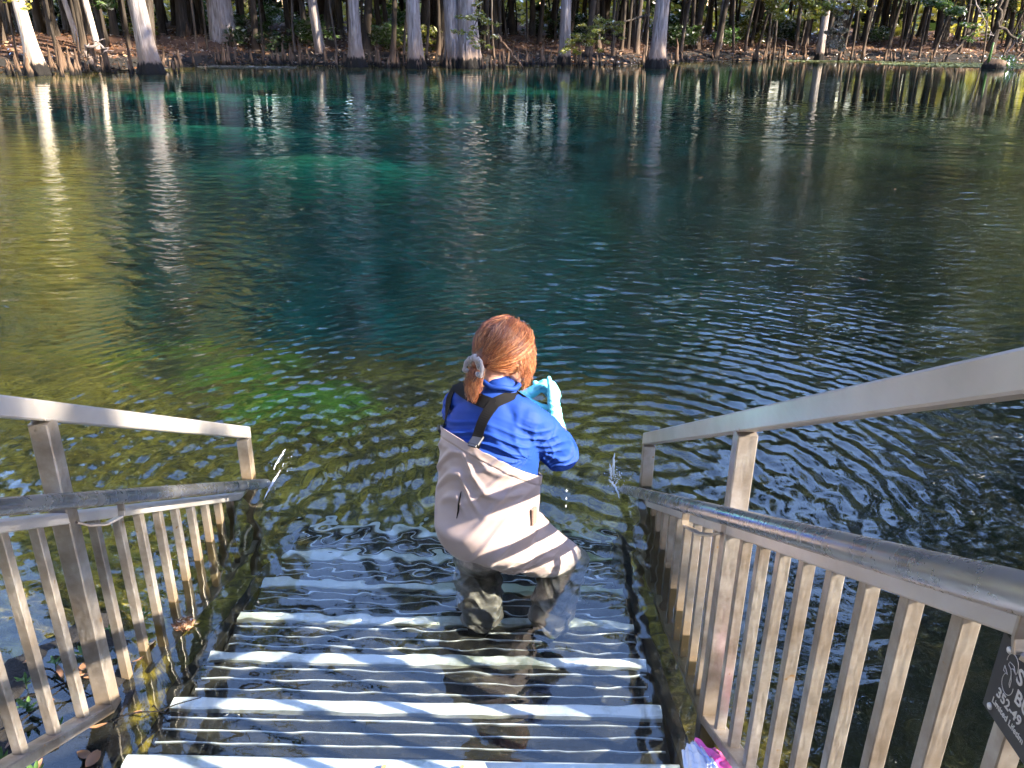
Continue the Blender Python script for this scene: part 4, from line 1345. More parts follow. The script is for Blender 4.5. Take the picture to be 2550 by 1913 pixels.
# ponytail
paths = []
for i in range(420):
    a = hr.uniform(0, 6.28); r0 = hr.random() ** .5
    off = Rh * math.cos(a) * r0 + Uh * math.sin(a) * r0 * .6 + Fh * math.sin(a) * r0 * .4
    L = hr.uniform(.055, .120); pts = []
    for k in range(9):
        t = k / 8
        c = Pt + (-Fh * .035 - Uh * .01) * t * 1.0 + Vector((0.002, -.010, -1)) * (L * t ** 1.3) + Rh * (.012 * t)
        wv = .010 + .024 * math.sin(PI * min(1, t * .8 + .1)) 
        c = c + off * wv + Vector((hr.gauss(0, .0012), hr.gauss(0, .0012), 0)) * (1 + 3 * t) + Rh * (.003 * math.sin(9 * t + a))
        pts.append(c)
    paths.append((pts, hr.uniform(.0006, .0013)))
strands_obj('ponytail', paths, 0, hair)
# loose curls over the right cheek and flyaways
paths = []
for i in range(900):
    th = hr.uniform(-.7, 1.0)
    dv_ = (Rh * (1.0 - .45 * max(th, 0)) + Fh * (.25 + .75 * th) + Uh * hr.uniform(-.1, .9)).normalized()
    s0 = Ch + dv_ * (head_r(dv_) + hr.uniform(-.004, .004))
    L = hr.uniform(.05, .135) * (1 if th > -.1 else .75); am = hr.uniform(.003, .013); fq = hr.uniform(5, 12); ph = hr.uniform(0, 6)
    out_ = (Rh * (.9 - .3 * th) + Fh * (.3 + .5 * th)).normalized(); pts = []
    for k in range(12):
        t = k / 11
        p = s0 - Uh * (L * t) + out_ * (.012 * math.sin(PI * t * .9)) + Rh.lerp(Fh, .5) * (am * math.sin(fq * t + ph)) * t + out_ * (am * math.cos(fq * t + ph) * t) + Fh * .012 * t
        pts.append(p)
    paths.append((pts, hr.uniform(.0004, .0010)))
for i in range(170):
    a = Vector((hr.gauss(0, 1), hr.gauss(-.2, 1), hr.gauss(.3, 1))).normalized()
    if a.dot(Fh) > .55: continue
    s0 = Ch + a * head_r(a); tg = a.cross(Vector((hr.gauss(0, 1), hr.gauss(0, 1), hr.gauss(0, 1)))).normalized(); L = hr.uniform(.02, .07)
    pts = [s0 + tg * (L * k / 6) + a * (.012 * math.sin(2.6 * k / 6)) - Vector((0, 0, .02)) * (k / 6) ** 2 for k in range(7)]
    paths.append((pts, hr.uniform(.0002, .00038)))
strands_obj('loose_curls', paths, 0, hair)
# scrunchie
b = MB(); ax = (Fh * .75 + Uh * .55).normalized(); u = ax.cross(Rh).normalized(); w = ax.cross(u)
pts = []; rr = []
for i in range(41):
    t = 2 * PI * i / 40
    pts.append(Pt - Fh * .006 + u * (.021 * math.cos(t)) + w * (.021 * math.sin(t)) + ax * (.004 * math.sin(5 * t)))
    rr.append(.0095 + .003 * math.sin(7 * t) + .0018 * math.sin(17 * t + 1))
b.tube(pts, rr, 12, False)
scr = attach(b.build('scrunchie', M['scrunchie'], None, True), hair)
for sgn, L in ((1, .040), (-1, .022)):
    b = MB(); pts = []; rr = []
    for i in range(17):
        t = PI * i / 16
        pts.append(Pt - Fh * .014 + Rh * (sgn * (.012 + L * .5 * (1 - math.cos(t * 1.6)) * .8)) + Uh * (.018 * math.sin(t * 1.9) - .006 * t) - Fh * (.006 * math.sin(t)))
        rr.append(.0065 + .0015 * math.sin(9 * t))
    b.tube(pts, rr, 10)
    o = b.build('loop', M['scrunchie'], None, True); o.parent = hair; o.location = -(Vector(hair.location) + Vector(person.location))
# ------------------------------------------------------------------ sign plate on the right railing
m, nt, out = new_mat('black_engraved_plate')
nn = noise(nt, worldpos(nt), 120, 3)
pbsdf(nt, out, mixc(nt, math_n(nt, 'MULTIPLY', nn, .35), (0.010, 0.011, 0.014), (0.035, 0.035, 0.04)), 0.42, 0)
M['plate'] = m
m, nt, out = new_mat('silver_lettering'); pbsdf(nt, out, (0.50, 0.50, 0.49), 0.5, 0.2); M['letter'] = m
XS = 0.5455
plate = empty('sign', (XS, 0.66, 1.18), 'small black plate with a phone number and white lettering riveted to the right railing', 'sign')
b = MB(); b.beam((XS, 0.758, 1.180), (XS, 0.590, 1.180), 0.0022, 0.106, (0, 0, 1), 0.0006)
put(b, 'plate', M['plate'], plate)
def text(body, y, z, h, wscale=1.0, bold=0.0):
    cu = bpy.data.curves.new('lettering', 'FONT')
    cu.body = body; cu.size = h * 1.38; cu.extrude = 0.0003; cu.offset = bold * h
    cu.space_character = 1.0
    t = bpy.data.objects.new('lettering_src', cu); C.objects.link(t)
    dg = bpy.context.evaluated_depsgraph_get()
    me = bpy.data.meshes.new_from_object(t.evaluated_get(dg))
    bpy.data.objects.remove(t)
    me.materials.clear(); me.materials.append(M['letter'])
    R3 = Matrix(((0, 0, -1), (-1, 0, 0), (0, 1, 0))).to_4x4()
    me.transform(R3 @ Matrix.Diagonal((wscale, 1, 1, 1)))
    o = from_mesh('lettering', me, None, (XS - 0.0016, y, z))
    o.parent = plate; o.location = Vector(o.location) - Vector(plate.location)
    return o
text('S', .7185, 1.1985, .0195, .95, .02)
text('BU', .7120, 1.1765, .0175, .95, .02)
text('352-49', .7405, 1.1575, .0125, 1.0, .02)
text('Limited Lifetim', .7440, 1.1445, .0080, .95, .01)
# outline emblem: a large S made of two bowls with a hammer head and a saw tooth
b = MB()
def pl(pts, r=.00045):
    b.tube([(XS - .0017, y, z) for y, z in pts], r, 4)
cyy, czz = .7315, 1.1965
pl([(cyy + .0105 * math.cos(t) - .002, czz + .0135 + .0125 * math.sin(t)) for t in np.linspace(-.2, 3.6, 16)])
pl([(cyy + .0105 * math.cos(t) - .0035, czz - .0125 + .0125 * math.sin(t)) for t in np.linspace(2.9, 7.0, 16)])
pl([(cyy - .0015, czz + .007), (cyy - .0045, czz + .002), (cyy - .0055, czz - .010), (cyy - .008, czz - .013), (cyy - .0075, czz - .005), (cyy - .004, czz + .003)])
pl([(cyy + .004, czz + .010), (cyy + .003, czz + .013), (cyy - .005, czz + .014), (cyy - .0105, czz + .008), (cyy - .005, czz + .0105), (cyy - .0015, czz + .007), (cyy + .0035, czz + .0085), (cyy + .004, czz + .010)])
pl([(cyy + .009, czz + .003), (cyy + .009, czz - .004), (cyy + .001, czz - .003), (cyy + .009, czz + .003)])
o = b.build('emblem', M['letter']); o.parent = plate; o.location = -Vector(plate.location)
for y_, z_ in ((.7405, 1.2205), (.7445, 1.1365), (.600, 1.2205), (.600, 1.1365)):
    b = MB(); b.tube([(XS - .001, y_, z_), (XS - .003, y_, z_), (XS - .0042, y_, z_)], [.0042, .0038, .0015], 12)
    put(b, 'rivet', M['letter'], plate, True)

# ------------------------------------------------------------------ zip bag
m, nt, out = new_mat('clear_polythene')
p = nt.nodes.new('ShaderNodeBsdfPrincipled'); p.inputs['Base Color'].default_value = (.80, .82, .88, 1); p.inputs['Roughness'].default_value = .22
tr = nt.nodes.new('ShaderNodeBsdfTransparent'); mx = nt.nodes.new('ShaderNodeMixShader'); mx.inputs[0].default_value = .78
nt.links.new(tr.outputs[0], mx.inputs[1]); nt.links.new(p.outputs[0], mx.inputs[2]); nt.links.new(mx.outputs[0], out.inputs['Surface'])
M['poly'] = m
m, nt, out = new_mat('pink_tinted_polythene')
p = nt.nodes.new('ShaderNodeBsdfPrincipled'); p.inputs['Base Color'].default_value = (.72, .16, .40, 1); p.inputs['Roughness'].default_value = .22
tr = nt.nodes.new('ShaderNodeBsdfTransparent'); mx = nt.nodes.new('ShaderNodeMixShader'); mx.inputs[0].default_value = .6
nt.links.new(tr.outputs[0], mx.inputs[1]); nt.links.new(p.outputs[0], mx.inputs[2]); nt.links.new(mx.outputs[0], out.inputs['Surface'])
M['poly_pink'] = m
m, nt, out = new_mat('pale_blue_seal'); pbsdf(nt, out, (.30, .42, .75), .3); M['seal'] = m
m, nt, out = new_mat('pink_zip'); pbsdf(nt, out, (.75, .08, .33), .3, 0, None, Subsurface_Weight=.2, Subsurface_Scale=.01); M['pink'] = m
bag = empty('zip_bag', (.52, 1.60, .05), 'crumpled clear bag with a bright pink zip at the foot of the right railing', 'bag')
def quad(c, u, v, amp=1.0, up=0.0):
    p_ = (Vector(c[0]) * (1 - u) + Vector(c[1]) * u) * (1 - v) + (Vector(c[3]) * (1 - u) + Vector(c[2]) * u) * v
    cr_ = .0035 * math.sin(19 * u + 7 * v) + .0030 * math.sin(27 * v - 12 * u + 1) + .0020 * math.sin(47 * u + 33 * v)
    puff = .020 * math.sin(PI * min(1, max(0, u))) * math.sin(PI * min(1, max(0, v)) * .8 + .3)
    return p_ + Vector((-.2, .1, 1)) * ((puff + cr_) * amp + up)
QW = ((.452, 1.690, .052), (.492, 1.718, .064), (.575, 1.520, .105), (.440, 1.500, .050))     # white half, left of the zip
QP = ((.498, 1.712, .058), (.600, 1.665, .050), (.700, 1.500, .075), (.580, 1.520, .098))     # pink tinted half, right of the zip
for q, nm, mt in ((QW, 'sheet', 'poly'), (QP, 'tinted_sheet', 'poly_pink')):
    n1, n2 = 30, 34
    b = MB()
    b.add([quad(q, i / (n1 - 1), j / (n2 - 1)) for j in range(n2) for i in range(n1)], [(j * n1 + i, j * n1 + i + 1, (j + 1) * n1 + i + 1, (j + 1) * n1 + i) for j in range(n2 - 1) for i in range(n1 - 1)])
    put(b, nm, M[mt], bag, True)
n1 = 40
for u0, u1, nm, mt in ((.93, 1.20, 'zip_strip', 'pink'), (.80, .84, 'seal_line', 'seal'), (.70, .73, 'seal_line', 'seal')):
    b = MB()
    V = [quad(QW, u0 + (u1 - u0) * k / 2, j / (n1 - 1), 1.0, .003 + .001 * math.sin(j * .9)) for j in range(n1) for k in range(3)]
    b.add(V, [(j * 3 + k, j * 3 + k + 1, j * 3 + 4 + k, j * 3 + 3 + k) for j in range(n1 - 1) for k in range(2)])
    put(b, nm, M[mt], bag, True)

# ------------------------------------------------------------------ the muddy ledge: seedlings, leaves, twigs
def leaf_me(name, mat, L=.03, Wd=.014, curl=.3, seed=0):
    rs = random.Random(seed); b = MB(); V = []
    n = 6
    for i in range(n + 1):
        t = i / n; w = Wd * math.sin(PI * min(1, .08 + .9 * t)) ** .8 / 1
        z = curl * L * (t - .5) ** 2 + rs.uniform(-.0008, .0008)
        V += [(L * (t - .5), -w / 2, z + w * .25), (L * (t - .5), 0, z), (L * (t - .5), w / 2, z + w * .25)]
    F = [(i * 3 + j, i * 3 + 3 + j, i * 3 + 4 + j, i * 3 + 1 + j) for i in range(n) for j in range(2)]
    b.add(V, F); return b.mesh(name, M[mat], True)
LV = [leaf_me('leaf_l%d' % i, 'litter', .035 + .012 * (i % 3), .016 + .006 * (i % 2), .4 + .3 * (i % 2), i) for i in range(4)]
GLV = [leaf_me('leaf_g%d' % i, 'leaf_bright', .034, .012, .5, 9 + i) for i in range(2)]
rs3 = random.Random(31)
def gz(x, y): return float(ground_z(np.array(float(x)), np.array(float(y))))
def seedling(x, y, n, sc, label, group):
    z = max(gz(x, y), -.01)
    t = empty('seedling', (x, y, z), label, 'plant', group)
    b = MB(); b.tube([(0, 0, -.01), (.003, .002, .03 * sc), (.006, 0, .055 * sc)], [.0016, .0013, .0008], 5)
    put(b, 'stem', M['leaf_green'], None).parent = t
    for i in range(n):
        a = 2 * PI * i / n * 1.0 + rs3.uniform(-.4, .4); h = (.025 + .032 * (i / n)) * sc
        l_ = from_mesh('leaf', rs3.choice(GLV), t, (.016 * sc * math.cos(a), .016 * sc * math.sin(a), h), (0, -.35 - rs3.uniform(0, .4), a), (sc, sc, sc))
pts = [(-1.245, 2.245, 7, 1.0), (-1.330, 2.04, 9, 1.2), (-1.235, 1.975, 6, .9), (-1.40, 1.83, 8, 1.1), (-1.285, 1.78, 6, .8), (-1.36, 1.62, 9, 1.3), (-1.255, 1.60, 7, 1.1), (-1.46, 1.93, 6, .9), (-1.18, 2.12, 5, .8), (-1.30, 1.50, 8, 1.0), (-1.20, 1.43, 6, 1.1), (-1.48, 1.70, 7, 1.1), (-1.31, 2.16, 6, .8), (-1.42, 2.02, 5, .8)]
for i, (x, y, n, sc) in enumerate(pts):
    seedling(x, y, n, sc, 'small green seedling rooted in the black mud behind the left railing', 'seedlings on the muddy ledge')
for i in range(46):
    a = rs3.uniform(0, 6.28); r = rs3.random() ** .5
    x = -1.34 + .28 * r * math.cos(a); y = 1.62 + .66 * r * math.sin(a)
    z = gz(x, y) + .006
    o = from_mesh('fallen_leaf', rs3.choice(LV), None, (x, y, max(z, .003)), (rs3.gauss(0, .25), rs3.gauss(0, .25), rs3.uniform(0, 6.28)), (rs3.uniform(.7, 1.5),) * 3)
    tag(o, 'dead brown leaf lying on the black mud behind the left railing', 'leaf', 'dead leaves on the muddy ledge')
for i, (p0, p1, r) in enumerate((((-1.52, 1.80, .02), (-1.22, 2.0, .04), .0045), ((-1.45, 2.0, .015), (-1.2, 1.86, .03), .003), ((-1.06, 1.86, .006), (-.98, 1.83, .012), .0025), ((-1.5, 1.62, .02), (-1.3, 1.95, .03), .004), ((-1.13, 1.80, .012), (-0.93, 1.90, .006), .0028))):
    b = MB(); P0, P1 = Vector(p0), Vector(p1)
    b.tube([P0.lerp(P1, t) + Vector((.008 * math.sin(9 * t + i), .010 * math.sin(7 * t), .004 * math.sin(11 * t))) for t in np.linspace(0, 1, 9)], [r * (1 - .5 * t) for t in np.linspace(0, 1, 9)], 6)
    o = b.build('twig', M['bark_dark'], None, True)
    tag(o, ['long thin twig lying slantwise over the black mud', 'short twig at the outer edge of the mud', 'stub of twig on the stairs edge beside the left post', 'forked looking twig near the left picture edge', 'wet twig floating at the foot of the big left post'][i], 'twig')
# clod of grass roots floating by the fifth baluster
rs_ = np.random.RandomState(77)
V, F = leaf_cloud(rs_, np.array([[-1.095, 2.225, .008]]), np.array([.035]), 260, .010, .5)
o = obj_np('leaf_clump', V, F, M['litter']); tag(o, 'pinkish clump of dead leaves floating beside the left balusters', 'leaves')

# a brown leaf on the step edges
for x, y, z, lab in ((-.14, 1.660, .004, 'curled brown leaf standing on the nearest white step edge'), (-.62, 1.62, -.004, 'tiny dark leaf fragment left of the middle on the nearest step'), (-.35, 1.66, .0, 'small dark leaf bit at the left half of the nearest white edge')):
    o = from_mesh('fallen_leaf', LV[0], None, (x, y, z + .006), (.9, .3, 1.2), (.8, .8, .8)); tag(o, lab, 'leaf')

# ------------------------------------------------------------------ water spurts at the two handrail tips
m, nt, out = new_mat('splashing_water')
gl = N(nt, 'ShaderNodeBsdfGlass', IOR=1.33, Roughness=0.08)
df = N(nt, 'ShaderNodeBsdfTranslucent', Color=(.9, .95, 1, 1)); d2 = N(nt, 'ShaderNodeBsdfDiffuse', Color=(.85, .9, .95, 1))
m1 = nt.nodes.new('ShaderNodeMixShader'); m1.inputs[0].default_value = .5; nt.links.new(df.outputs[0], m1.inputs[1]); nt.links.new(d2.outputs[0], m1.inputs[2])
m2 = nt.nodes.new('ShaderNodeMixShader'); m2.inputs[0].default_value = .55; nt.links.new(gl.outputs[0], m2.inputs[1]); nt.links.new(m1.outputs[0], m2.inputs[2])
nt.links.new(m2.outputs[0], out.inputs['Surface']); M['splash'] = m
def splash(cx, cy, n, seed, label, jets, spread, hmax):
    rs = random.Random(seed); root = empty('splash', (cx, cy, 0), label, 'splash')
    b = MB()
    for i in range(n):
        x = rs.gauss(0, spread); y = rs.gauss(-.01, spread * 3.2); z = abs(rs.gauss(0, hmax * .4)) * max(0, 1 - abs(x) / (spread * 3))
        r = rs.uniform(.0010, .0030); L = r * rs.uniform(.9, 1.2)
        d = Vector((rs.gauss(0, .5), rs.gauss(0, .5), rs.uniform(-.2, 1.2))).normalized()
        p0 = Vector((x, y, z)); b.tube([p0 - d * L, p0 - d * L * .5, p0, p0 + d * L * .6, p0 + d * L], [r * .1, r * .7, r, r * .6, r * .1], 5)
    b.build('droplets', M['splash'], root, True)['kind'] = 'stuff'
    for (p0, p1, r) in jets:
        b = MB(); P0, P1 = Vector(p0), Vector(p1); pts = []; rr = []
        for i in range(15):
            t = i / 14
            pts.append(P0.lerp(P1, t) + Vector((rs.gauss(0, r * .35), rs.gauss(0, r * .35), .10 * (P1 - P0).length * t * (1 - t))))
            rr.append(r * (math.sin(PI * min(1, .05 + t * .93)) ** .7) * rs.uniform(.55, 1.15) + .0006)
        b.tube(pts, rr, 8); b.build('jet', M['splash'], root, True)
    # foam rings lying on the surface
splash(.425, 3.23, 90, 1, 'splash of water standing up at the tip of the right handrail', [((.0, .04, -.006), (.004, .10, .085), .0060), ((-.01, .02, -.006), (-.016, .06, .050), .0050), ((.0, -.06, -.002), (-.028, -.02, .020), .0045), ((.008, -.14, -.002), (-.004, -.05, .014), .0040)], .017, .08)
splash(-1.050, 3.34, 16, 2, 'two thin white streaks of splashed water beyond the tip of the left handrail', [((-.035, -.07, .008), (-.020, .08, .030), .0042), ((-.010, -.32, .002), (.006, -.10, .022), .0042)], .016, .03)
b = MB()
for i in range(3):
    r = .0028
    p0 = Vector((.165, 2.45, .405 - .03 * i)); b.tube([p0 + Vector((0, 0, -r * 1.6)), p0, p0 + Vector((0, 0, r * 2.6))], [r * .5, r, r * .15], 8)
o = b.build('water_drip', M['splash'], None, True); tag(o, 'drops of water falling from the bent elbow', 'water drops')
# ------------------------------------------------------------------ cypress knees, roots, branches and mats on the far bank
def knee_me(seed, h, r):
    rs = random.Random(seed); b = MB(); n = 7
    pts = []; rad = []
    for i in range(n):
        t = i / (n - 1)
        pts.append((rs.gauss(0, .02) * t + .03 * math.sin(3 * t + seed), rs.gauss(0, .015) * t, -.25 + (h + .25) * t))
        rad.append(max(.012, r * (1 - t) ** .65 * (1 + .1 * rs.gauss(0, 1)) + .014))
    b.tube(pts, rad, 8, True, lambda i_, k: 1 + .16 * math.sin(k * 2.3 + seed))
    if seed % 3 == 0:
        b.tube([(r * .8, 0, -.2), (r * .9, .02, h * .35), (r * .8, 0, h * .55)], [r * .5, r * .35, .015], 6)
    return b.mesh('knee_m%d' % seed, M['knee'], True)
KN = [knee_me(i, .25 + .09 * (i % 6), .055 + .015 * (i % 4)) for i in range(12)]
rk = random.Random(55); nk = 0
for i in range(2000):
    if nk >= 250: break
    x = rk.uniform(-20, 24) if rk.random() < .6 else rk.uniform(-17, 2)
    y = float(shore(np.array(x))) + rk.gauss(.15, .75)
    if not free(x, y, .12 if rk.random() < .8 else .0) : continue
    if rk.random() < .35:      # gather round the big feet
        h_ = rk.choice(heroes[:9]); x = h_.location.x + rk.gauss(0, 1.1); y = h_.location.y - abs(rk.gauss(.5, .35)) if rk.random() < .5 else h_.location.y + rk.gauss(0, .8)
        if (x - h_.location.x) ** 2 + (y - h_.location.y) ** 2 < .45: continue
    z = gz(x, y)
    if z < -.28: z = -.12
    s_ = rk.uniform(.5, 1.5)
    o = from_mesh('cypress_knee', rk.choice(KN), None, (x, y, z), (rk.gauss(0, .06), rk.gauss(0, .06), rk.uniform(0, 6.28)), (s_ * .9, s_ * .9, s_ * rk.uniform(.8, 1.5)))
    tag(o, 'woody cypress knee poking up along the dark far waterline', 'cypress knee', 'cypress knees along the far waterline'); nk += 1
special = [(-15.6, 31.4, .05, 1.9, 'thin tall knee standing alone in the water right of the sunlit tree', 1.0), (-3.3, 38.4, 0, 1.0, 'short knee close beside the straight pale cypress foot', .9)]
for x, y, z, sc, lab, w_ in special:
    o = from_mesh('cypress_knee', KN[5], None, (x, y, z), (0, .05, 1), (w_ * .8, w_ * .8, sc)); tag(o, lab, 'cypress knee')

def branch_obj(name, pts, r, mat, label, cat, leaves=None, lsize=.10, per=60, lr=.28, twigs=10, droop=0.2, group=None, seed=0):
    P = [Vector(p) for p in pts]; base = P[0].copy(); root = empty(name, tuple(base), label, cat, group)
    Q = []
    for i in range(len(P) - 1):
        for k in range(5): Q.append(P[i].lerp(P[i + 1], k / 5))
    Q.append(P[-1])
    rs = random.Random(seed)
    Q = [q - base + Vector((rs.gauss(0, r * .5), rs.gauss(0, r * .5), rs.gauss(0, r * .5))) for q in Q]
    b = MB(); b.tube(Q, [r * (1 - .8 * i / (len(Q) - 1)) for i in range(len(Q))], 7)
    tips = []
    for i in range(twigs):
        j = rs.randrange(len(Q) // 4, len(Q)); q = Q[j]
        L = rs.uniform(.25, .75) * max(.4, (Q[-1] - Q[0]).length * .28)
        d = Vector((rs.gauss(0, 1), rs.gauss(0, .6), rs.gauss(-droop, .5))).normalized()
        e = q + d * L; tips.append(q.lerp(e, .55)); tips.append(e)
        b.tube([q, q.lerp(e, .5) + Vector((0, 0, .04)), e], [r * .3, r * .2, r * .06], 4)
    b.build('limb', M[mat], root, True)
    if leaves:
        tips += [Q[k] for k in range(len(Q) // 3, len(Q), 2)]
        V, F = leaf_cloud(np.random.RandomState(seed), np.array([tuple(t) for t in tips]), np.full(len(tips), lr), per, lsize, .45, droop)
        obj_np('foliage', V, F, M[leaves], root)
    return root
BR = [
    ('overhanging_branch', [(-2.9, 38.6, 5.5), (-2.2, 37.4, 3.3), (-1.75, 36.6, 2.3), (-2.15, 36.3, 1.15)], .05, 'bark_mid', 'light green cypress spray hanging in front of the big double trunk', 'branch', 'leaf_yellow', .075, 30, .20, 12, .3),
    ('overhanging_branch', [(5.6, 41.2, 2.2), (4.2, 40.2, 1.8), (3.0, 39.8, 1.45), (2.1, 39.6, .95)], .05, 'bark_mid', 'large green cypress branch drooping over the water between two grey trunks', 'branch', 'leaf_yellow', .075, 34, .20, 26, .25),
    ('overhanging_branch', [(13.8, 47.5, 4.6), (13.2, 46.3, 3.4), (14.4, 46, 2.8), (16.8, 45.8, 2.6)], .04, 'bark_mid', 'yellow green leafy branch hanging at the top right of middle', 'branch', 'leaf_yellow', .12, 46, .36, 20, .1),
    ('overhanging_branch', [(11.2, 47.5, 4.4), (12.2, 46.3, 3.0), (12.8, 46, 2.2)], .04, 'bark_mid', 'small yellow green spray left of the larger leafy branch', 'branch', 'leaf_yellow', .12, 40, .32, 12, .1),
    ('overhanging_branch', [(18.4, 46, 4.8), (19.6, 44.6, 3.2), (20.6, 44, 2.4)], .05, 'bark_dark', 'blue green leafy bough near the top right corner', 'branch', 'leaf_green', .14, 60, .42, 16, .1),
    ('bare_branch', [(20.6, 44.2, 4.4), (21.3, 44, 2.9), (21.9, 44, 2.2), (22.5, 44, 1.45)], .045, 'bark_pale', 'bare pale branch hanging down near the top right corner', 'branch', None, 0, 0, 0, 8, .2),
    ('bare_branch', [(-8.6, 31.5, 5.4), (-8.9, 31, 4.2), (-8.5, 31, 3.5)], .03, 'bark_pale', 'bare twig above the slim leaning trunk', 'branch', None, 0, 0, 0, 6, .2),
    ('mossy_branch', [(15.2, 47, 4.2), (15.3, 46, 3.0), (15.6, 45.8, 2.1), (15.9, 45.8, 1.2)], .03, 'bark_pale', 'grey moss and bare twigs hanging beside the yellow green leaves', 'branch', 'moss', .12, 34, .24, 14, .5),
    ('overhanging_branch', [(-17.5, 33.5, 4.6), (-16.0, 33.0, 3.2), (-14.9, 32.8, 2.5)], .04, 'bark_mid', 'dark leafy branch behind the sunlit leaning tree at top left', 'branch', 'leaf_green', .12, 50, .40, 16, .1),
    ('fallen_branch', [(-1.1, 38.3, 1.3), (-.7, 37.9, .8), (-.1, 37.6, .15), (.1, 37.5, -.2)], .07, 'knee', 'broken branch leaning into the water right of the double trunk', 'branch', None, 0, 0, 0, 3, .2),
    ('root_tangle', [(-15.0, 31.3, .1), (-15.3, 31.2, .7), (-14.8, 31.2, .95), (-14.2, 31.2, .8)], .10, 'bark_pale', 'pale sunlit upturned root beside the brightest tree', 'root', None, 0, 0, 0, 12, .0),
    ('crooked_tree', [(24.1, 48.3, 5.0), (24.5, 48, 3.0), (24.8, 48, 1.9), (25.8, 48, 1.2), (26.2, 48, .5), (25.6, 48, -.3)], .13, 'bark_mid', 'thin crooked tree bending down to the water at the right', 'tree', None, 0, 0, 0, 8, .1),
    ('leaning_sapling', [(23.2, 50.6, -.2), (24.4, 50.6, 1.2), (25.5, 50.6, 2.7), (26.6, 50.8, 4.8)], .09, 'bark_mid', 'slender sapling leaning right over the far bank', 'tree', 'leaf_green', .12, 20, .3, 6, .1),
    ('leaning_sapling', [(28.2, 53.8, -.1), (29.0, 53.8, 1.3), (29.9, 53.8, 2.8), (30.8, 54, 4.6)], .08, 'bark_pale', 'sunlit leaning sapling near the right edge of the picture', 'tree', 'leaf_bright', .12, 20, .3, 6, .1),
]
for i, bd in enumerate(BR):
    nm, pts, r, mt, lab, cat, lv, ls, per, lr, tw, dr = bd
    branch_obj(nm, pts, r, mt, lab, cat, lv, ls or .1, per or 1, lr or .1, tw, dr, None, 90 + i)
# sticks and surface roots lying about
rk = random.Random(66)
for i in range(70):
    x = rk.uniform(-20, 28); y = float(shore(np.array(x))) + rk.uniform(-.3, 5)
    a = rk.uniform(-.9, .9) + (PI if rk.random() < .5 else 0); L = rk.uniform(.5, 1.8); z = gz(x, y)
    up = rk.uniform(-.02, .65) if rk.random() < .5 else .03
    b = MB(); pts = [(x + L * t * math.cos(a) + .05 * math.sin(8 * t), y + .3 * L * t * math.sin(a), max(z, -.03) + .04 + up * t + .05 * math.sin(5 * t + i)) for t in np.linspace(0, 1, 7)]
    b.tube(pts, [rk.uniform(.014, .035) * (1 - .6 * t) for t in np.linspace(0, 1, 7)], 5)
    o = b.build('fallen_stick', M[rk.choice(['knee', 'bark_pale', 'bark_mid'])], None, True)
    tag(o, 'fallen stick lying on the muddy far bank between the knees', 'stick', 'sticks on the far bank')
# dark mossy stump in the water at the right
b = MB(); b.tube([(22.7, 43.7, -.4), (22.75, 43.7, .05), (22.8, 43.7, .38), (22.8, 43.7, .42)], [.62, .55, .42, .1], 12, True, lambda i, k: 1 + .2 * math.sin(k * 2.1 + i))
root = empty('stump', (22.7, 43.7, 0), 'dark mossy stump with a bright yellow shoot standing in the water at the right', 'stump')
put(b, 'stump_body', M['bark_dark'], root, True)
b = MB(); b.tube([(22.35, 43.6, .2), (22.38, 43.6, .75), (22.40, 43.6, 1.15)], [.07, .06, .04], 7); put(b, 'shoot', M['leaf_bright'], root, True)
rs_ = np.random.RandomState(8)
V, F = leaf_cloud(rs_, np.array([[.3, .1, .35], [.7, .2, .4], [1.0, .3, .3], [.6, 0, .15]]), np.array([.4, .4, .35, .5]), 90, .07, .5)
obj_np('foliage', V, F, M['leaf_bright'], root)
# duckweed and mud mats at the waterline
def mat_patch(cx, cy, rx, ry, n, lab, seed, mt='duckweed'):
    rs = np.random.RandomState(seed); a = rs.uniform(0, 2 * PI, n); r = rs.rand(n) ** .5
    P = np.stack([cx + rx * r * np.cos(a), cy + ry * r * np.sin(a) + .2 * np.sin(3 * a), np.full(n, .012)], -1)
    P[:, 2] += rs.rand(n) * .02
    s = rs.uniform(.03, .09, n)[:, None]; t = rs.uniform(0, 6.28, n)
    u = np.stack([np.cos(t), np.sin(t), rs.normal(0, .12, n)], -1) * s; w = np.stack([-np.sin(t), np.cos(t), rs.normal(0, .12, n)], -1) * s
    V = np.stack([P - u, P - w, P + u, P + w], 1).reshape(-1, 3)
    o = obj_np('duckweed_mat', V, np.arange(4 * n).reshape(n, 4), M[mt]); tag(o, lab, 'duckweed', kind='stuff')
mat_patch(25, 46.5, 6.5, 2.6, 7000, 'pale green duckweed mat along the right far bank', 1)
mat_patch(17.5, 49.5, 3, .6, 1200, 'thin duckweed line left of the crooked tree', 2)
mat_patch(-14.9, 33.6, 1.4, .8, 900, 'grey mud and weed spit between the two leaning trees', 3, 'moss')
mat_patch(-11.3, 36.5, 2.0, .8, 900, 'grey weed line in front of the wide trunk', 4, 'moss')
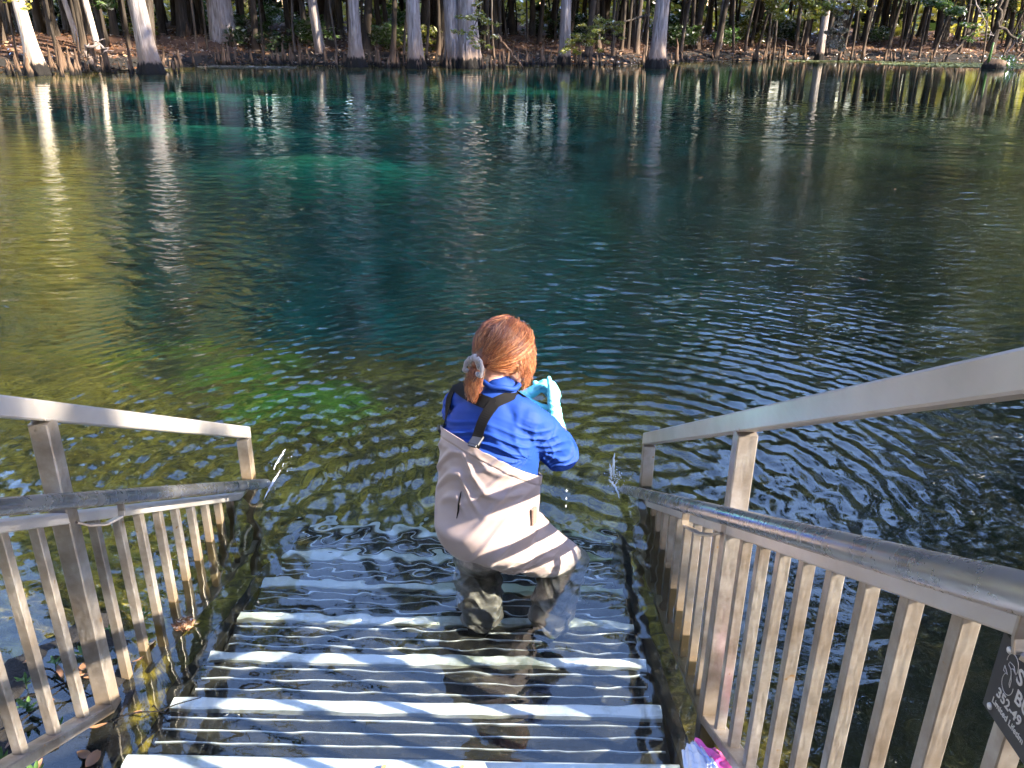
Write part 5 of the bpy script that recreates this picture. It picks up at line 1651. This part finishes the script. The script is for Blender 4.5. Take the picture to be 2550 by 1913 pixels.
# understorey shrubs, each one a plant
rk = random.Random(91)
SH = [crown_mesh('shrub_m%d' % i, 120 + i, ['leaf_green', 'leaf_bright', 'leaf_dark', 'leaf_yellow'][i], .9, .6, 16, 50, .09, .35) for i in range(4)]
for i in range(110):
    y = rk.uniform(40, 66); x = rk.uniform(-.64, .64) * y
    if y < float(shore(np.array(x))) + 2.5: continue
    if x < 8 and rk.random() < .35: continue
    s_ = rk.uniform(.7, 1.7)
    o = from_mesh('shrub', SH[rk.choice([0, 1, 2, 3, 0])], None, (x, y, gz(x, y) + .5 * s_), (0, 0, rk.uniform(0, 6)), (s_, s_, s_))
    tag(o, 'low leafy shrub among the trunks of the far wood', 'shrub', 'shrubs under the far trees')
o = from_mesh('shrub', SH[2], None, (2.5, 52, 1.5), (0, 0, 1), (1.6, 1.6, 1.6)); tag(o, 'dark green palmetto like bush behind the middle trunks', 'shrub')
# floating leaves on the open water
rk = random.Random(17)
for i in range(36):
    y = rk.uniform(5.5, 24); x = y * rk.uniform(.02, .55)
    o = from_mesh('floating_leaf', LV[i % 4], None, (x, y, .004), (0, 0, rk.uniform(0, 6.28)), (rk.uniform(.7, 1.5),) * 3)
    tag(o, 'small pale leaf floating on the open water at right', 'leaf', 'leaves floating on the water')

# ------------------------------------------------------------------ near bank trees: their shade and their reflections are in the picture
def big_crown(name, seed, pts, rad, per, size, mat, par):
    V, F = leaf_cloud(np.random.RandomState(seed), np.array(pts), np.array(rad), per, size, .7)
    return obj_np(name, V, F, M[mat], par)
LIT = [((.10, 2.46, .30), .13), ((.13, 2.8, .60), .16), ((.05, 2.64, .84), .10), ((.15, 2.58, .50), .07), ((-.75, 1.85, 0), .42), ((-.45, 2.2, 0), .36), ((-.6, 2.6, 0), .30), ((-1.17, 3.2, .15), .16), ((.20, 2.55, .12), .06),
       ((-1.17, 1.5, .45), .16), ((-1.17, 2.45, .12), .22), ((-1.17, 2.5, .6), .12), ((.55, 1.35, .40), .12), ((.55, .70, .85), .16), ((.55, 1.45, .85), .07), ((-2.1, 5.3, 0), .9), ((-3.4, 6.6, 0), 1.0), ((-2.4, 8.6, 0), 1.0), ((-4.5, 4.5, 0), 1.0), ((-1.0, 4.2, 0), .5), ((-.2, 2.35, .16), .06), ((.55, 2.15, .25), .16), ((.2, 1.75, 0), .12)]
def perp(p):
    p = Vector(p); return p - SUN_DIR * p.dot(SUN_DIR)
LITP = [(perp(c), r) for c, r in LIT]
rk = random.Random(101)
shade = empty('shade_tree', (12.5, -8.5, .6), 'unseen tree on the near bank to the right, leaves shaped to dapple the stairs', 'tree')
tmx = trunk_mesh('near_trunk', 501, 15, .32, .10, 1.5, 1.0, 7, .15, (0.02, 0), .1, 20, 30, 'bark_mid')
from_mesh('trunk', tmx, shade)
pts = []; rad = []
ctr = Vector((10.6, -3.4, 7.0))
for i in range(900):
    t = rk.uniform(9.5, 18)
    # spread over the area the stairs' sunlight passes through
    g = Vector((rk.uniform(-2.6, 2.2), rk.uniform(.3, 6.2), rk.uniform(-.2, 1.0)))
    c = g + SUN_DIR * t
    r = rk.uniform(.10, .30)
    pc = perp(c)
    if any((pc - q).length < r * .8 + R_ for q, R_ in LITP): continue  # crown shaped: clumps shading the chosen sunlit spots are left out
    if rk.random() < .22: continue
    pts.append(tuple(c - shade.location)); rad.append(r)
print('shade clumps', len(pts))
big_crown('crown', 502, pts, rad, 60, .085, 'leaf_green', shade)
for k in range(12):
    b = MB(); e = Vector(pts[(k * 67) % len(pts)]); s0 = Vector((.1, 0, 3.0 + .7 * k * .8))
    b.tube([s0, s0.lerp(e, .4) + Vector((0, 0, .5)), s0.lerp(e, .75) + Vector((0, 0, .3)), e], [.07, .04, .022, .008], 6)
    b.build('limb', M['bark_mid'], shade, True)
# a wall of tall trees round the river bend to the right keeps most of the far bank in shade
for i, (x, y, h) in enumerate([(27.5, 21, 32), (24, 24, 30), (28, 27, 31), (23.5, 31, 28), (28, 34, 30), (33, 30, 30), (33, 24, 31), (30, 39, 28), (36, 38, 28), (15.5, 14.5, 18), (17, 19.5, 20), (22.5, 24, 21), (13.5, 9.5, 15), (12.5, 5.5, 13)]):
    t = empty('cypress_tree', (x, y, .3), 'tall tree on the near bank beyond the right of the picture', 'tree', 'tall trees on the near bank')
    from_mesh('trunk', TM['dark'][i % 7], t, (0, 0, 0), (0, 0, 0), (2, 2, h / 17))
    for k in range(11):
        if rk.random() < .42: continue
        sc = rk.uniform(.65, 1.05)
        from_mesh('crown', rk.choice(CR['d'] + CR['g']), t, (rk.gauss(0, 2.0), rk.gauss(0, 2.0), h * (.22 + .075 * k)), (0, 0, rk.uniform(0, 6)), (sc, sc, sc))
# trees leaning over the dark water to the right of the stairs
for i, (x, y, h) in enumerate([(9.6, 10.6, 14), (8.8, 7.2, 12), (11.2, 13.6, 15), (7.6, 4.6, 11)]):
    t = empty('river_tree', (x, y, .1), ['dark tree leaning over the water right of the stairs, ' + w_ for w_ in ('third from the stairs', 'second from the stairs', 'farthest from the stairs', 'nearest to the stairs')][i], 'tree', 'dark trees right of the stairs')
    from_mesh('trunk', TM['dark'][i % 7], t, (0, 0, 0), (0, 0, 0), (1.5, 1.5, h / 17))
    for k in range(9):
        sc = rk.uniform(.38, .68)
        from_mesh('crown', rk.choice(CR['d'] + CR['g']), t, (-1.6 + rk.gauss(0, 1.5), rk.gauss(.4, 1.5), 4.9 + (h - 5) * k / 8), (0, 0, rk.uniform(0, 6)), (sc, sc, sc))
# near bank wood behind the viewer, added to block sky light
for i, (x, y, h) in enumerate([(-9, -5, 15), (-4.5, -8, 16), (1.5, -9, 17), (-14, -1, 16), (-15.5, 5, 15), (-17, 11, 16), (-8, -12, 18), (6, -15, 18), (-1.5, -14, 18), (-20, 17, 15), (-12, -9, 18), (3.5, -6.5, 15)]):
    t = empty('bank_tree', (x, y, .7), ['leafy tree', 'broad tree', 'tall tree', 'dense tree'][i % 4] + ' added behind the viewer to block sky light, ' + ['first', 'second', 'third', 'fourth', 'fifth', 'sixth', 'seventh', 'eighth', 'ninth', 'tenth', 'eleventh', 'twelfth'][i] + ' of the row', 'tree', 'shady trees behind the viewer')
    from_mesh('trunk', TM['dark'][i % 7], t, (0, 0, 0), (0, 0, 0), (1.6, 1.6, h / 17))
    for k in range(8):
        sc = rk.uniform(.7, 1.15)
        from_mesh('crown', rk.choice(CR['d'] + CR['g']), t, (rk.gauss(0, 1.6), rk.gauss(0, 1.4), h * (.30 + .09 * k)), (0, 0, rk.uniform(0, 6)), (sc, sc, sc))
# sunlit golden trees at the far left
for i, (x, y, h) in enumerate([(-19.2, 31.9, 15), (-23.5, 30.0, 14), (-14.6, 35.2, 16), (-27, 33, 17), (-22, 38, 18)]):
    t = empty('golden_tree', (x, y, .2), ['golden leaved tree at the far left edge behind the cut off trunk', 'golden leaved tree just outside the left edge of the picture', 'golden leaved tree behind the brightest leaning cypress', 'outermost golden leaved tree left of the picture', 'rear golden leaved tree at the left edge'][i], 'tree', 'golden sunlit trees at the far left')
    from_mesh('trunk', TM['mid'][i % 6], t, (0, 0, 0), (0, 0, 0), (1, 1, h / 19))
    for k in range((18 if i == 0 else 11) if i in (0, 2) else 8):
        sc = rk.uniform(.5, .85)
        ox, oy = ((2.9, -4.6) if i == 0 else (1.6, -4.2) if i == 2 else (0, 0))
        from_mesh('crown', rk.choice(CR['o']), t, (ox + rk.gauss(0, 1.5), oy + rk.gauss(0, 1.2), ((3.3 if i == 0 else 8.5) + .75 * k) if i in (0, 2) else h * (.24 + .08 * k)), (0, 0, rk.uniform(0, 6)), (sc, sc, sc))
# boughs reaching over the water above the stairs, seen only as reflections
for i, (x, y, lab, pts_) in enumerate([
    (-4.6, -1.5, 'leaning tree on the near bank left of the stairs', [((0, 0, 4.4), (.8, 4.5, 4.6), (1.7, 7.6, 4.1), (2.9, 9.4, 3.7)), ((0, 0, 7), (-1, 5, 7.4), (-.6, 9, 7.0), (.2, 12, 6.6))]),
    (2.8, -4.0, 'leaning tree on the near bank right of the stairs', [((0, 0, 5), (.4, 6.6, 5.6), (0, 10, 4.8), (-.6, 12, 4.2)), ((0, 0, 6.5), (1.6, 7, 7.4), (2.5, 12, 7), (2.2, 15, 6.4)), ((0, 0, 4.5), (1.6, 6, 5.2), (3.6, 10, 4.6), (4.6, 12, 4.0))])]):
    t = empty('shore_tree', (x, y, .6), lab, 'tree')
    from_mesh('trunk', tmx, t, (0, 0, 0), (0, 0, 1), (.8, .8, .9))
    cl = []
    for j, pp in enumerate(pts_):
        b = MB(); P = [Vector(p) for p in pp]; Q = []
        for a_ in range(3):
            for q in range(6): Q.append(P[a_].lerp(P[a_ + 1], q / 6) + Vector((rk.gauss(0, .05), rk.gauss(0, .05), rk.gauss(0, .05))))
        b.tube(Q, [.10 * (1 - .85 * k / len(Q)) for k in range(len(Q))], 6)
        for k in range(26):
            q = Q[rk.randrange(7, len(Q))]; e = q + Vector((rk.gauss(0, .45), rk.gauss(0, .45), rk.gauss(-.1, .3)))
            b.tube([q, q.lerp(e, .5) + Vector((0, 0, .05)), e], [.016, .010, .004], 4); cl.append(tuple(e)); cl.append(tuple(q.lerp(e, .6)))
        b.build('limb', M['bark_mid'], t, True)
    big_crown('foliage', 600 + i, cl, [.17] * len(cl), 22, .05, 'leaf_green', t)

# leaf litter and small debris roughen the far bank
rs_ = np.random.RandomState(44)
n = 26000
xx = rs_.uniform(-34, 36, n); dd = rs_.rand(n) ** 1.3 * 24 + .8
yy = shore(xx) + dd
P = np.stack([xx, yy, ground_z(xx, yy) + .03], -1)
s = rs_.uniform(.04, .13, n)[:, None]
a = rs_.normal(size=(n, 3)); a[:, 2] *= .35; a /= np.linalg.norm(a, axis=1)[:, None]
b_ = np.cross(a, rs_.normal(size=(n, 3)) * np.array([.4, .4, 1])); b_ /= np.linalg.norm(b_, axis=1)[:, None]
V = np.stack([P - a * s, P + b_ * s * .5, P + a * s, P - b_ * s * .5], 1).reshape(-1, 3)
o = obj_np('leaf_litter', V, np.arange(4 * n).reshape(n, 4), M['litter']); tag(o, 'brown leaf litter strewn over the wooded far bank', 'leaf litter', kind='stuff')
rank_fl = None

# ------------------------------------------------------------------ every look-alike gets a label of its own, by what it stands beside
REFS = [(-16.7, 30.6, 'sunlit leaning cypress'), (-13.45, 32.3, 'second leaning cypress'), (-14.1, 42.6, 'very wide grey trunk'), (-9.25, 41.3, 'slim leaning grey trunk'),
        (-7.15, 38.5, 'flared grey cypress'), (-4.55, 38.1, 'straight pale cypress'), (-2.35, 38.9, 'double trunked cypress'), (1.88, 42.3, 'slender straight cypress'),
        (6.0, 40.7, 'wide footed cypress'), (11.1, 52.0, 'slim pale trunk'), (16.6, 50.9, 'mid sized cypress'), (24.8, 48.0, 'crooked bent tree'), (22.7, 43.7, 'dark mossy stump')]
_T = ['', '', 'twenty', 'thirty', 'forty', 'fifty', 'sixty']
_O = ['', 'first', 'second', 'third', 'fourth', 'fifth', 'sixth', 'seventh', 'eighth', 'ninth', 'tenth', 'eleventh', 'twelfth', 'thirteenth', 'fourteenth', 'fifteenth', 'sixteenth', 'seventeenth', 'eighteenth', 'nineteenth']
def ordinal(n):
    if n < 20: return _O[n]
    q, r = divmod(n, 10)
    return _T[q][:-1] + 'ieth' if r == 0 else _T[q] + ' ' + _O[r]
ORD = ['nearest'] + [ordinal(n) for n in range(2, 70)]
def relabel(group, noun, fmt='{o} {n} to the {s} of the {r}'):
    cells = {}
    for o in C.objects:
        if o.get('group') == group and o.parent is None:
            if o.type == 'MESH' and 'stick' in o.name:
                c_ = np.mean([v.co[:] for v in o.data.vertices], axis=0)
            else:
                c_ = o.matrix_basis.translation
            a = c_[0] / c_[1]
            j = min(range(len(REFS)), key=lambda k: abs(REFS[k][0] / REFS[k][1] - a) + .004 * abs(REFS[k][1] - c_[1]))
            side = 'right' if a > REFS[j][0] / REFS[j][1] else 'left'
            cells.setdefault((j, side), []).append((abs(a - REFS[j][0] / REFS[j][1]), o.name, o))
    for (j, side), L in cells.items():
        for k, (_, _, o) in enumerate(sorted(L, key=lambda t: t[:2])):
            o['label'] = fmt.format(o=ORD[min(k, 66)], n=noun, s=side, r=REFS[j][2])
relabel('dark shaded trees of the far wood', 'dark shaded trunk')
relabel('grey brown trees of the far wood', 'grey brown trunk')
relabel('thin saplings on the far bank', 'thin bent sapling')
relabel('cypress knees along the far waterline', 'woody cypress knee')
relabel('shrubs under the far trees', 'low leafy shrub')
relabel('sticks on the far bank', 'fallen stick')
def rank_label(group, key, fmt):
    L = sorted([o for o in C.objects if o.get('group') == group and o.parent is None], key=key)
    for k, o in enumerate(L): o['label'] = fmt(k, o)
rank_label('seedlings on the muddy ledge', lambda o: o.location.y, lambda k, o: '%s green seedling from the near end of the mud behind the left railing' % ('first' if k == 0 else ORD[k]))

rank_label('tall trees on the near bank', lambda o: math.atan2(o.location.x, o.location.y), lambda k, o: '%s tall tree on the near bank, counted from the right picture edge outwards' % ('first' if k == 0 else ORD[k]))
def leafword(o):
    s_ = o.scale[0]
    return 'larger' if s_ > 1.15 else 'smaller'
relabel('thin saplings on the far bank', 'thin bent sapling')
for g_, fm in (('dead leaves on the muddy ledge', '%s dead brown leaf from the near end of the mud behind the left railing'), ('leaves floating on the water', '%s pale leaf floating on the open water at right, counted from the shore')):
    L = sorted([o for o in C.objects if o.get('group') == g_], key=lambda o: o.location.y)
    for k, o in enumerate(L):
        w_ = ordinal(k + 1)
        o['label'] = fm % w_
# sunlight focused through the rippled surface
sun_data.cycles.is_caustics_light = True
wat.cycles.is_caustics_caster = True
gnd.cycles.is_caustics_receiver = True
for o in bpy.data.objects:
    if o.type == 'MESH' and o.name.split('.')[0] in ('tread', 'nosing', 'rib', 'stringer', 'waders', 'boot', 'post', 'baluster'):
        o.cycles.is_caustics_receiver = True
